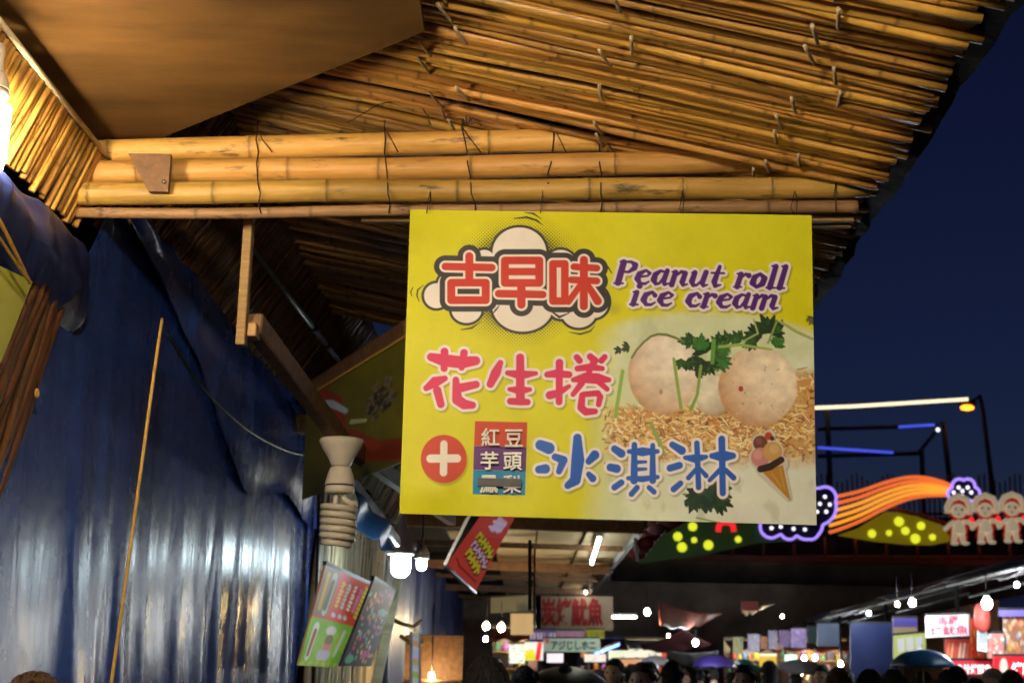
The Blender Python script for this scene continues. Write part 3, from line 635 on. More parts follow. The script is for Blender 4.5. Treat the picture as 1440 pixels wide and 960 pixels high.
# hanging stick, short block and cleat
hs = empty('hanging_batten', W(351, 306, 4.47), 'short bare timber batten hanging down below the bamboo poles', 'batten')
mb = MB(); a, b = W(352, 290, 4.47), W(339, 486, 4.47); mb.bar(a, b, .046, .03, (1, 0, 0), bevel=.003); mb.build('upright', M['wood'], hs)
mb = MB(); mb.box(W(357, 466, 4.47), (.028, .07, .045), bevel=.003); mb.build('block', M['wood'], hs)
cl = empty('wooden_cleat', W(225, 250, 4.24), 'small angled timber cleat with a bright screw, fixed across the poles near their left end', 'cleat')
mb = MB(); mb.prism([(-.10, .075), (.035, .075), (.035, -.05), (-.025, -.05)], W(222, 248, 4.235), (1, 0, 0), (0, 0, 1), .022); mb.build('plate', M['wood_dark'], cl)
mb = MB(); mb.lathe([(.001, 0), (.006, .001), (.007, .004), (.003, .007)], 10, W(231, 256, 4.235), Matrix.Rotation(R(90), 3, 'X')); mb.build('screw', M['metal'], cl)

# ------------------------------------------------------------------ left side: cane fascia, skirt, tarpaulins
LX = -1.42
fas = empty('cane_fascia', (LX, 3.8, 2.98), 'strip of upright canes with a batten on top, beside the glowing bulb at far left', 'fascia')
fv = [bamboo_mesh('cane', .30, r, r * .9, 60 + k, 7, (.1, .3), .003, M['cane'], .55) for k, r in enumerate((.011, .013, .0095, .012))]
y = 3.0
while y < 4.40:
    place('cane', fv[rr.randrange(4)], (LX + .02 + rr.uniform(-.006, .006), y + .015, 1.6 + 1.60), (LX - .05 + rr.uniform(-.006, .006), y - .045 + rr.gauss(0, .01), 1.6 + 1.355 + rr.gauss(0, .012)), .30, fas, rr.uniform(0, 6)); y += rr.uniform(.022, .031)
mb = MB(); mb.tube([(LX + .035, 2.6, 1.6 + 1.615), (LX + .035, 4.55, 1.6 + 1.60)], .009, 10); mb.build('top_batten', M['cane_pale'], fas, True)
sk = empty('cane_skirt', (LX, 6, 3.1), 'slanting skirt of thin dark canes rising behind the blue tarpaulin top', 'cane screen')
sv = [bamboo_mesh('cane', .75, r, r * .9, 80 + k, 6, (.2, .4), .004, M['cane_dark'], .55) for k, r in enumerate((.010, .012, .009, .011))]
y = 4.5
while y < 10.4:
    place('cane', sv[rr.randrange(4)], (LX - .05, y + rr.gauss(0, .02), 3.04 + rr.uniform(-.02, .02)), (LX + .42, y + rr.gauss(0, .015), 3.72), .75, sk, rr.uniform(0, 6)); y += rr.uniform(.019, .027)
# blue tarpaulin material
def tarp_mat(name, col, rough=.26):
    m, nt, bs = newmat(name)
    nz = _noise(nt, 1.0, (1, 1.4, .5), 5, .6); c = _mix(nt, tuple(x * .65 for x in col), tuple(x * 1.3 for x in col), _ramp(nt, nz, .3, .7))
    nt.links.new(c, bs.inputs['Base Color']); bs.inputs['Specular IOR Level'].default_value = .20
    r2 = _n(nt, 'ShaderNodeMapRange'); r2.inputs[3].default_value = rough - .07; r2.inputs[4].default_value = rough + .09; nt.links.new(_noise(nt, 5, (1, 1, 1), 4, .6), r2.inputs[0]); nt.links.new(r2.outputs[0], bs.inputs['Roughness'])
    w = _noise(nt, 2.0, (1, 4, .7), 4, .5); f = _noise(nt, 26, (1, 1, 1), 4, .6); ad = _n(nt, 'ShaderNodeMath', operation='MULTIPLY_ADD'); ad.inputs[1].default_value = .12
    nt.links.new(f, ad.inputs[0]); nt.links.new(w, ad.inputs[2]); vo = _n(nt, 'ShaderNodeTexVoronoi', feature='DISTANCE_TO_EDGE'); vo.inputs['Scale'].default_value = 4.5; tc2 = _n(nt, 'ShaderNodeTexCoord'); mp2 = _n(nt, 'ShaderNodeMapping'); mp2.inputs['Scale'].default_value = (1, 1.3, .55)
    nt.links.new(tc2.outputs['Object'], mp2.inputs['Vector']); nt.links.new(mp2.outputs[0], vo.inputs['Vector']); cr = _ramp(nt, vo.outputs['Distance'], 0.0, .12)
    ad2 = _n(nt, 'ShaderNodeMath', operation='MULTIPLY_ADD'); ad2.inputs[1].default_value = .10; nt.links.new(cr, ad2.inputs[0]); nt.links.new(ad.outputs[0], ad2.inputs[2])
    _bump(nt, bs, ad2.outputs[0], .20, .03)
    return m
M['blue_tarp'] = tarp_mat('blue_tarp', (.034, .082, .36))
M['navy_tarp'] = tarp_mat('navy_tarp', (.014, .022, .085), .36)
M['sky_tarp'] = tarp_mat('sky_tarp', (.08, .25, .60), .35)
def folds(seed, n, L):
    rnd = random.Random(seed); return [(rnd.uniform(0, L), rnd.uniform(.018, .07), rnd.uniform(.3, 1.0), rnd.gauss(0, .10), rnd.choice((1, 1, -1))) for _ in range(n)]
def fold_x(fl, s, t):
    q = 0
    for c, w, a, lean, sg in fl:
        d = (s - c - lean * t) / (w * (.9 + 1.1 * t)); q += sg * a * math.exp(-d * d)
    return q
wall = empty('blue_tarpaulin_wall', (LX, 6, 0), 'glossy blue tarpaulin curtain hanging in vertical folds along the left stall', 'tarpaulin')
FL = [(c, w, a, l, 1) for c, w, a, l in ((.35, .10, .35, .05), (.8, .12, .4, .06), (1.38, .045, 1.3, .03), (1.50, .03, .7, .02), (1.72, .05, 1.1, -.03), (1.97, .035, 1.3, -.02), (2.08, .05, .9, -.05), (2.30, .03, 1.1, .0), (2.75, .045, 1.4, .08), (3.2, .05, 1.1, .10), (3.5, .045, 1.0, .08), (4.0, .05, 1.2, .1), (4.35, .06, .8, .1), (4.9, .05, 1.1, .12), (5.5, .06, 1.0, .1), (6.1, .05, 1.1, .1))] + folds(4, 7, 6.4)
def wallfn(u, v):
    z = 1.6 + 1.50 - v * 3.08; yl = 4.22 - (2.70 - z) * .80 if z > 1.2 else 3.02 - (1.2 - z) * .15; yr = 9.7 - (3.1 - z) * .45
    y = yl + (yr - yl) * u; s = y - 3.0; t = min(1, max(0, v * 2.4 - .45))
    x = LX + .015 + (.003 + .026 * t) * fold_x(FL, s, t) + .035 * math.sin(s * .9 + 1) * t + .012 * math.sin(s * 2.1 + v * 2)
    return (x, y, z + .03 - .012 * abs(math.sin(s * 2.6)) * (1 - v) ** 6)
mb = MB(); mb.sheet(wallfn, 520, 60); mb.build('curtain', M['blue_tarp'], wall)
FL2 = folds(9, 30, 3.2)
def sm01(x, a, b): t = min(1, max(0, (x - a) / (b - a))); return t * t * (3 - 2 * t)
def flapfn(u, v):
    y = 4.6 + 5.0 * u; s = u * 3.2; h = .04 + .60 * sm01(u, .0, .45) + .05 * math.sin(s * 5); z = 3.125 - v * h + .02 * math.sin(s * 3)
    x = LX + .03 + .030 * math.sin(math.pi * min(1, v * 1.1)) + .009 * fold_x(FL2, s, v) + .008 * math.sin(s * 7 + v * 5) * v
    return (x + .02, y, z)
mb = MB(); mb.sheet(flapfn, 220, 26); mb.build('folded_flap', M['blue_tarp'], wall)
for px, py in ((52, 553),):   # rust-coloured eyelets
    p = WX(px, py, LX + .07); mb = MB(); Mr = Matrix.Rotation(R(90), 3, 'Y')
    mb.tube([p + Mr @ Vector((.010 * math.cos(a), .010 * math.sin(a), 0)) for a in np.linspace(0, 2 * math.pi, 13)[:-1]], .004, 6, closed=True); mb.build('eyelet', M['rope'], wall)
# rolled-up tarpaulin bundle under the fascia
FL3 = folds(14, 26, 2.0)
def bund(u, v):
    a = v * 2 * math.pi; y = 2.7 + 1.66 * u; r = .115 * (.75 + .35 * math.sin(u * 4.5 + 1) ** 2) * (1 if u < .93 else max(.15, (1 - u) / .07)) + .012 * fold_x(FL3, u * 2.0, math.sin(a)) + .008 * math.sin(a * 5 + u * 11)
    return (LX - .02 + r * math.cos(a) * .7, y, 2.80 - .10 * u + r * math.sin(a) * 1.35)
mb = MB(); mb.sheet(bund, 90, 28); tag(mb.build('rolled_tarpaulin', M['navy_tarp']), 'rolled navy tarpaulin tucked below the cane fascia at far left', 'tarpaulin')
# slanted cane strip in front of the curtain's left edge, and yellow-green poster
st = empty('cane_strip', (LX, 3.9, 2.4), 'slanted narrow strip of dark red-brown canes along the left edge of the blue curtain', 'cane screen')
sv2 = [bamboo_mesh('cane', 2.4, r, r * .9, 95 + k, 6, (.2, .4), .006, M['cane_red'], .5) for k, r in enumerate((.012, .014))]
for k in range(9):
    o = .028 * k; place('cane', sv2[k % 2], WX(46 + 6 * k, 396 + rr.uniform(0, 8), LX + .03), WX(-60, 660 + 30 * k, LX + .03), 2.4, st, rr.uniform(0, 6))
cv = unit_canvas(60, 60, (.55, .55, .06)); full = (slice(None), slice(None)); cv.paint(full, sm(.4, .7, fbm(cv.X * 4, cv.Y * 4, 5)) * .4, (.65, .62, .2))
q = [WX(-60, 345, LX + .05), WX(46, 396, LX + .05), WX(2, 508, LX + .05), WX(-60, 660, LX + .05)]
tag(printed_sheet('poster', q, cv, M['print'], None, .006), 'plain yellow-green sheet at the far left edge below the ropes', 'poster')
# ropes and cable
def rope(name, pts, r, m, label, cat, n=24):
    P = [Vector(p) for p in pts]; out = []
    for i in range(len(P) - 1):
        a = P[max(i - 1, 0)]; b = P[i]; c = P[i + 1]; d = P[min(i + 2, len(P) - 1)]
        for k in range(n // (len(P) - 1) + 1):
            t = k / (n // (len(P) - 1) + 1); out.append(.5 * ((2 * b) + (c - a) * t + (2 * a - 5 * b + 4 * c - d) * t * t + (3 * b - a - 3 * c + d) * t ** 3))
    out.append(P[-1]); mb = MB(); mb.tube(out, r, 7); return tag(mb.build(name, m), label, cat)
rope('rope', [WX(228, 448, -1.24), WX(216, 530, -1.20), WX(190, 720, -1.17), WX(158, 950, -1.15), WX(150, 1010, -1.15)], .0055, M['rope'], 'long yellow rope hanging taut in front of the blue curtain', 'rope')
rope('rope', [WX(-30, 255, -1.30), WX(12, 335, -1.31), WX(42, 398, -1.33)], .005, M['rope'], 'upper of the two short yellow ropes over the rolled tarpaulin', 'rope')
rope('rope', [WX(-30, 290, -1.30), WX(6, 345, -1.31), WX(38, 392, -1.32)], .004, M['rope'], 'lower of the two short yellow ropes over the rolled tarpaulin', 'rope')
rope('cable', [WX(236, 470, -1.28), WX(285, 545, -1.25), WX(350, 605, -1.24), WX(405, 634, -1.24), WX(442, 641, -1.26)], .006, M['rubber'], 'thin black cable drooping across the top of the blue curtain', 'cable')
rope('cable', [WX(446, 630, -1.26), WX(448, 700, -1.24), WX(446, 800, -1.22), WX(442, 900, -1.21), WX(440, 970, -1.2)], .010, M['rubber'], 'dark cable hanging down the right edge of the blue curtain', 'cable')

# ------------------------------------------------------------------ timber beam, conduit, second banner
A = W(357, 455, 4.48); B = W(482, 622, 5.75); C = B + (B - A) * 2.2; C.z = B.z - .02
mb = MB(); mb.bar(A, B, .055, .075, bevel=.006); mb.bar(B, C, .054, .074, bevel=.006)
tag(mb.build('timber_beam', M['wood_dark']), 'dark timber beam running back from the hanging batten above the spiral lamp', 'beam')
con = empty('conduit', W(350, 345, 6.2), 'grey metal conduit with dark couplings running back below the ceiling', 'pipe')
a, b = W(345, 335, 5.6), W(482, 515, 8.2); mb = MB(); mb.tube([a, b], .014, 10); mb.build('pipe', M['metal'], con)
for t in (.62, .78): p = a.lerp(b, t); d = (b - a).normalized() * .03; mb = MB(); mb.tube([p - d, p + d], .02, 10); mb.build('coupling', M['black'], con)
bt = W(572, 470, 5.6); bl = WZ(432, 556, bt.z); nrm = Vector((0, 0, -1))
cv = unit_canvas(150, 110, (.20, .17, .015)); full = (slice(None), slice(None))
cv.paint(full, .6 * sm(.4, .7, fbm(cv.X * 5, cv.Y * 4, 5)), (.14, .12, .015))
cv.strokes([[(.05, .02, .10), (.30, .28, .12), (.40, .62, .10)]], (.38, .045, .02), soft=.01); cv.strokes([[(.12, .12, .018), (.30, .22, .03), (.46, .36, .02)], [(.20, .28, .015), (.3, .42, .03), (.36, .6, .02)]], (.55, .70, .85), soft=.004)
for k in range(90): a_ = RNG.uniform(0, 6.28); r_ = RNG.uniform(0, .13); cv.ell(.80 + r_ * math.cos(a_), .42 + r_ * 1.3 * math.sin(a_), .018, .018, RNG.choice([(.05, .04, .03), (.2, .17, .14), (.1, .08, .05)]))
cv.strokes([[(.5, .58, .05), (.75, .82, .08), (1, .9, .08)]], (.34, .05, .02), soft=.01); cv.strokes([[(.52, .48, .02), (.66, .53, .015)]], (.6, .6, .3))
bn = empty('yellow_green_banner', bt, 'dim yellow-green banner with red shapes behind the left edge of the big sign', 'banner')
d = Vector((0, 0, -.52)); printed_sheet('cloth', [bl, bt, bt + d, bl + d], cv, M['print'], bn, .005)
mb = MB(); mb.bar(bl + Vector((0, .02, .03)), bt + Vector((0, .02, .03)), .03, .07, bevel=.004); mb.build('top_rail', M['wood_dark'], bn)
mb = MB(); mb.bar(bl + Vector((0, -.006, -.008)), bt + Vector((0, -.006, -.008)), .008, .012); mb.build('edge_strip', M['rope'], bn)

# ------------------------------------------------------------------ lamps
def coil(c, R0, r, turns, h, n=15):
    pts = []; N = int(turns * n)
    for i in range(N + 1):
        t = i / N; a = t * turns * 2 * math.pi; k = R0 * (1 - .25 * max(0, t - .8) / .2); pts.append(Vector(c) + Vector((k * math.cos(a), k * math.sin(a), -t * h)))
    return pts
def spiral_lamp(name, top, R0, h, mats, label, cord=None, flare=True):
    """flared socket on top, ballast below, then the coiled tube"""
    L = empty(name, top, label, 'lamp'); k = R0 / .063; t = Vector(top); mb = MB()
    if flare: mb.lathe([(.004, 0), (.072 * k, -.001), (.076 * k, -.010 * k), (.066 * k, -.03 * k), (.045 * k, -.062 * k), (.034 * k, -.085 * k), (.031 * k, -.092 * k)], 24, t)
    else: mb.lathe([(.004, 0), (.022 * k, -.002), (.026 * k, -.03 * k), (.026 * k, -.08 * k), (.03 * k, -.092 * k)], 20, t)
    mb.build('socket', mats[0], L)
    mb = MB(); mb.lathe([(.028 * k, -.094 * k), (.034 * k, -.097 * k), (.043 * k, -.12 * k), (.050 * k, -.15 * k), (.051 * k, -.155 * k)], 24, t); mb.lathe([(.048 * k, -.160 * k), (.050 * k, -.165 * k), (.050 * k, -.178 * k), (.044 * k, -.184 * k), (.01, -.185 * k)], 24, t); mb.build('ballast', mats[0], L)
    mb = MB(); mb.lathe([(.0475 * k, -.1545 * k), (.0475 * k, -.161 * k)], 20, t); mb.build('seam', M['rubber'], L)
    mb = MB(); rt = .0105 * k; z0 = -.215 * k; s = coil(t + Vector((0, 0, z0)), R0 - rt, rt, h / (.0235 * k), h)
    mb.tube([t + Vector((.012 * k, 0, -.184 * k)), t + Vector((.016 * k, -.0, -.2 * k)), s[0].lerp(t + Vector((0, 0, z0)), .35)] + s, rt, 10); mb.tube([t + Vector((-.012 * k, 0, -.184 * k)), t + Vector((-.012 * k, 0, -.205 * k)), t + Vector((-.02 * k, 0, z0 - h * .5)), s[-1]], rt * .9, 8)
    mb.build('spiral_tube', mats[1], L)
    if cord: mb = MB(); mb.tube([t + Vector((0, 0, -.002)), t.lerp(Vector(cord), .5) + Vector((.004, 0, 0)), cord], .004, 6); mb.build('cord', M['rubber'], L)
    return L
spiral_lamp('spiral_lamp', W(481, 617, 5.55), .074, .165, (M['white_plastic'], M['white_plastic']), 'unlit white spiral lamp with flared socket under the timber beam')
spiral_lamp('spiral_lamp', W(-3, 62, 3.45), .052, .17, (M['white_plastic'], M['glass_warm']), 'glowing warm spiral bulb at the left edge in front of the cane fascia', W(-3, 20, 3.45), False)
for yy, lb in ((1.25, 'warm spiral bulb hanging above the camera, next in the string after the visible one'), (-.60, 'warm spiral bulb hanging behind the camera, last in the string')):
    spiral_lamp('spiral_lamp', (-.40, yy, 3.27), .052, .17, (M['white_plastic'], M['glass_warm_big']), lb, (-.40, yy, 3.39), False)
def led_lamp(top, r, label, cord=None):
    L = empty('bulb_lamp', top, label, 'lamp'); t = Vector(top); k = r / .07; mb = MB()
    mb.lathe([(.004, .0), (.018 * k, 0), (.02 * k, -.045 * k), (.03 * k, -.06 * k), (.055 * k, -.10 * k), (.068 * k, -.14 * k), (.07 * k, -.175 * k), (.06 * k, -.178 * k)], 24, t); mb.build('housing', M['white_plastic'], L)
    mb = MB()
    for i in range(20):
        a = i * 2 * math.pi / 20; e = Vector((math.cos(a), math.sin(a), 0)); mb.bar(t + e * .046 * k + Vector((0, 0, -.09 * k)), t + e * .068 * k + Vector((0, 0, -.13 * k)), .003 * k, .006 * k)
    mb.build('cooling_fins', M['white_plastic'], L)
    mb = MB(); mb.lathe([(.040 * k, -.178 * k), (.044 * k, -.185 * k), (.044 * k, -.235 * k), (.038 * k, -.262 * k), (.022 * k, -.276 * k), (.003, -.280 * k)], 24, t); mb.build('diffuser', M['glass_cool'], L)
    mb = MB(); mb.tube([t, t + Vector((.003, 0, .06)), Vector(cord) if cord else t + Vector((0, 0, .25))], .005, 6); mb.build('cord', M['rubber'], L)
    return L
led_lamp(W(566, 724, 9.6), .104, 'lit white LED bulb with grey finned housing, just below the big sign', W(566, 700, 9.7))
led_lamp(W(594, 757, 7.6), .042, 'smaller lit white bulb hanging right of the finned LED bulb')
# ------------------------------------------------------------------ stalls further along the left row
pc = empty('pale_cane_wall', (-1.3, 11, 1.5), 'pale straw-coloured cane wall lit white, behind the menu boards', 'cane screen')
pv = [bamboo_mesh('cane', 2.3, r, r * .9, 120 + k, 6, (.3, .5), .008, M['cane_pale'], .6) for k, r in enumerate((.015, .018, .013))]
y = 8.9
while y < 13.4:
    place('cane', pv[rr.randrange(3)], (-1.33 + .02 * math.sin(y * 9), y + rr.gauss(0, .03), .9), (-1.30, y + .25 + rr.gauss(0, .05), 1.6 + 1.35), 2.3, pc, rr.uniform(0, 6)); y += rr.uniform(.028, .04)
pe = empty('pale_cane_eave', (-.9, 8, 2.6), 'short eave of pale canes beside the unlit spiral lamp', 'cane screen')
pv2 = [bamboo_mesh('cane', .4, r, r * .9, 130 + k, 6, (.2, .4), .004, M['cane_pale'], .6) for k, r in enumerate((.009, .011))]
a0, a1 = W(500, 662, 7.6), W(556, 742, 9.2)
for k in range(46):
    t = k / 45; p = a0.lerp(a1, t) + Vector((rr.gauss(0, .008), 0, rr.gauss(0, .01))); place('cane', pv2[k % 2], p, p + Vector((.12, .02, .24)), .4, pe, rr.uniform(0, 6))
mb = MB(); mb.bar(W(492, 672, 7.55), W(560, 762, 9.3), .03, .06, bevel=.004); tag(mb.build('eave_rail', M['navy_tarp']), 'blue-wrapped rail along the foot of the pale cane eave', 'rail')
b0, b1, b2, b3 = W(498, 690, 7.5), W(548, 740, 8.2), W(553, 778, 8.2), W(500, 742, 7.5)
def skyf(u, v): 
    p = (b0.lerp(b1, u)).lerp(b3.lerp(b2, u), v); return p + Vector((.02 * math.sin(u * 9 + v * 4), 0, .012 * math.sin(u * 14) * v))
mb = MB(); mb.sheet(skyf, 30, 14); o = mb.build('light_blue_sheet', M['sky_tarp']); o.modifiers.new('thickness', 'SOLIDIFY').thickness = .004
tag(o, 'small light blue plastic sheet hanging right of the unlit spiral lamp', 'tarpaulin')
# two menu boards
def menu_red(cv):
    f = (slice(None), slice(None)); X, Y = cv.X, cv.Y; cv.poly([(0, .52), (1, .52), (1, 1), (0, 1)], (.16, .50, .04)); cv.paint(f, sm(.52, .56, Y) * .5 * sm(.4, .7, fbm(X * 9, Y * 9, 3)), (.35, .62, .08))
    cv.poly([(0, 0), (.3, 0), (.3, .5), (0, .5)], (.20, .15, .10)); cv.strokes([[(.1, .08, .03), (.1, .42, .03)]], (.5, .34, .05)); cv.strokes([[(.22, .08, .05), (.21, .44, .05)]], (.42, .45, .40)); cv.strokes([[(.21, .14, .035), (.20, .40, .04)]], (.06, .10, .05))
    rnd = random.Random(2)
    for x, c in ((.42, (.75, .55, .05)), (.55, (.45, .65, .70)), (.69, (.75, .85, .8)), (.82, (.42, .22, .55))):
        for k in range(7): y = .10 + k * .042; cv.strokes([[(x - .03, y, .012), (x + rnd.uniform(0, .035), y + rnd.uniform(-.012, .012), .012)], [(x, y - .012, .01), (x, y + .014, .01)]], c)
    for k in range(8): y = .06 + k * .05; cv.strokes([[(.90, y, .02), (.97, y + .01, .018)]], (.60, .58, .06))
    for x in (.4, .55, .68): cv.strokes([[(x, .45, .025), (x + .05, .46, .02)]], (.6, .6, .75))
    cv.strokes([[(.15, .62, .06), (.13, .90, .05)]], (.72, .80, .72)); cv.strokes([[(.15, .66, .035), (.13, .88, .03)]], (.30, .08, .05))
    cv.ell(.5, .62, .12, .05, (.7, .75, .7)); cv.ell(.52, .72, .10, .06, (.14, .12, .08)); cv.strokes([[(.45, .80, .03), (.6, .79, .03)]], (.6, .12, .25)); cv.strokes([[(.4, .88, .05), (.62, .88, .05)]], (.45, .5, .7)); cv.strokes([[(.82, .62, .04), (.8, .86, .035)]], (.5, .6, .5))
    for k in range(6): cv.ell(.08 + k * .17, .965, .05, .02, (.5, .55, .05))
def menu_black(cv):
    rnd = random.Random(8)
    for k in range(90):
        x = rnd.uniform(.08, .92); y = rnd.uniform(.05, .95); c = rnd.choice([(.55, .18, .05), (.5, .06, .2), (.1, .4, .25), (.45, .3, .1), (.3, .12, .35), (.6, .5, .4)])
        cv.strokes([[(x, y, rnd.uniform(.012, .035)), (x + rnd.uniform(-.05, .05), y + rnd.uniform(-.03, .03), .012)]], c)
    cv.ell(.75, .32, .14, .05, (.06, .32, .22)); cv.ell(.2, .92, .13, .05, (.08, .36, .2)); cv.ell(.62, .86, .10, .05, (.5, .05, .16))
for nm, qd, fn, base, lb in (('menu_board', [W(458, 794, 7.6), W(523, 823, 9.2), W(472, 938, 8.6), W(420, 935, 7.4)], menu_red, (.60, .03, .02), 'red and green menu board with food pictures, hung beside the blue curtain'),
                             ('menu_board', [W(526, 814, 8.7), W(556, 832, 9.8), W(522, 936, 9.2), W(478, 936, 8.4)], menu_black, (.010, .010, .012), 'black menu board with coloured lettering right of the red and green one')):
    root = empty(nm, qd[0], lb, 'menu board'); cv = unit_canvas(90, 110, base); fn(cv); printed_sheet('printed_face', qd, cv, M['print_lit'], root, .012)
    mb = MB(); mb.bar(qd[0] + Vector((-.01, .02, .01)), qd[1] + Vector((-.01, .02, .01)), .02, .025); mb.build('top_rail', M['black'], root)
# pole and navy sheets of the next stall
mb = MB(); mb.bar(W(560, 815, 10.6), W(524, 985, 9.8), .06, .06, bevel=.006); tag(mb.build('stall_post', M['cane_pale'], None, True), 'pale leaning timber post right of the black menu board', 'post')
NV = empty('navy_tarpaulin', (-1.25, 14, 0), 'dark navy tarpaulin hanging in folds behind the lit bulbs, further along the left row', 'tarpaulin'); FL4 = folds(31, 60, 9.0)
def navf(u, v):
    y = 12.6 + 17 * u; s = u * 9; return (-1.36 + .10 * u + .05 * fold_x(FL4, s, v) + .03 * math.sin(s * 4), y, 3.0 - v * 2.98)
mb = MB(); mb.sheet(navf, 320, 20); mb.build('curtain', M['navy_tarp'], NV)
def navg(u, v):
    x = -1.36 - .6 * u; return (x, 12.55 + .04 * math.sin(u * 14), 2.9 - v * 2.88)
mb = MB(); mb.sheet(navg, 24, 4); mb.build('return_curtain', M['navy_tarp'], NV)
for (px, py, Y, wd), lb in zip(((548, 873, 12.0, 44), (568, 902, 12.2, 26)), ('curled pale bamboo offcut hanging under the lit bulbs', 'bent pale bamboo offcut left below the lit bulbs')):
    mb = MB(); mb.tube([W(px - 4, py - 8, Y), W(px + wd * .3, py + 2, Y - .1), W(px + wd * .75, py + 8, Y), W(px + wd, py, Y + .1)], .018, 7); tag(mb.build('bamboo_offcut', M['cane_pale'], None, True), lb, 'bamboo')
# warm-lit stall interior
wi = empty('food_stall', W(600, 960, 13), 'small stall front with a warm lamp inside, below the lit bulbs', 'stall')
p = W(612, 935, 12.4); mb = MB(); mb.box((p.x, p.y, .95), (.5, .4, 1.1), bevel=.01); mb.build('counter', M['wood_dark'], wi)
mb = MB(); mb.box((p.x - .02, p.y + .1, 1.62), (.5, .02, .5)); mb.build('back_panel', M['wood_dark'], wi)
mb = MB(); q = W(607, 950, 12.2); mb.ball(q, .022, 12, 8, (1, 1, 1.5)); mb.build('lamp_bulb', M['bulb_far_warm'], wi)
mb = MB(); mb.tube([q + Vector((0, 0, .05)), q + Vector((0, .0, .4)), q + Vector((0, .12, .6))], .006, 5); mb.build('cord', M['rubber'], wi)
ps = [W(578, 888, 11.5), W(592, 890, 11.7), W(592, 962, 11.7), W(577, 962, 11.5)]
cv = unit_canvas(24, 90, (.10, .11, .12)); rnd = random.Random(4)
for k in range(16): cv.strokes([[(.25, .04 + k * .06, .08), (.7, .05 + k * .06, .07)]], rnd.choice([(.5, .5, .75), (.6, .6, .6), (.4, .5, .1), (.6, .3, .1)]))
tag(printed_sheet('strip_sign', ps, cv, M['print_lit'], None, .01), 'tall narrow dark strip sign with pale characters left of the warm stall', 'sign')

# hanging red sign
rs_ = [W(676, 724, 8.4), W(724, 727, 8.9), W(668, 832, 8.9), W(627, 795, 8.4)]
cv = unit_canvas(110, 150, (.62, .06, .04)); rnd = random.Random(6)
for row, (v0, dv, c, n, w) in enumerate(((.34, .10, (.62, .62, .03), 6, .06), (.48, .10, (.62, .55, .75), 6, .045), (.62, .10, (.66, .55, .03), 5, .07))):
    for k in range(n):
        x = .30 + k * .115; y = v0 + k * .035
        for o in ((.012, .018, (.05, .015, .01)), (0, 0, c)):
            g = w * .42 if o[2] == c else w * .55
            cv.strokes([[(x + o[0], y - dv * .4 + o[1], g), (x - .03 + o[0], y + dv * .4 + o[1], g)], [(x - .02 + o[0], y + dv * (.4 if k % 2 else -.4) + o[1], g * .8), (x + .06 + o[0], y + dv * (.3 if k % 3 else -.1) + o[1], g * .8)]], o[2])
cv.strokes([[(.12, .80, .012), (.3, .87, .014), (.88, .90, .012)]], (.22, .02, .02), soft=.004)
for k in range(7): cv.strokes([[(.55 + .05 * k, .02 + .012 * k, .022), (.50 + .05 * k, .20 + .01 * (k % 3), .026)]], (.75, .55, .78))
cv.strokes([[(.45, .08, .02), (.85, .12, .02)], [(.42, .17, .02), (.82, .2, .02)]], (.78, .6, .8))
RSg = empty('red_sign', (rs_[0] + rs_[1]) / 2, 'tilted red hanging sign with yellow and white lettering below the big yellow sign', 'sign')
printed_sheet('printed_face', rs_, cv, M['print_lit'], RSg, .02)
mb = MB(); dk = [rs_[0], rs_[3]]; o_ = W(664, 722, 8.4) - rs_[0]; mb.add([rs_[0] + o_ * 1.6, rs_[0], rs_[3], W(625, 793, 8.4)], [(0, 1, 2, 3)]); mb.build('dark_margin', M['black'], RSg)
for a, b in ((W(662, 720, 8.37), W(625, 794, 8.37)), (W(625, 794, 8.37), W(669, 834, 8.87))):
    mb = MB(); mb.bar(a, b, .018, .018); mb.build('frame_bar', M['metal'], RSg)
# thin sign seen edge-on
eg = empty('edge_on_sign', W(749, 765, 9.0), 'narrow sign seen edge-on with a white rim, hanging under the far ceiling', 'sign')
mb = MB(); mb.bar(W(745, 762, 9.0), W(745, 856, 9.0), .022, .30, (0, 1, 0)); mb.build('board', M['black'], eg)
mb = MB(); mb.bar(W(752, 768, 8.95), W(751.5, 858, 8.95), .012, .03, (0, 1, 0), bevel=.002); mb.build('rim', M['white_paint'], eg)
mb = MB(); mb.bar(W(757, 838, 9.1), W(757, 884, 9.1), .03, .2, (0, 1, 0)); mb.build('lower_board', M['navy_tarp'], eg)

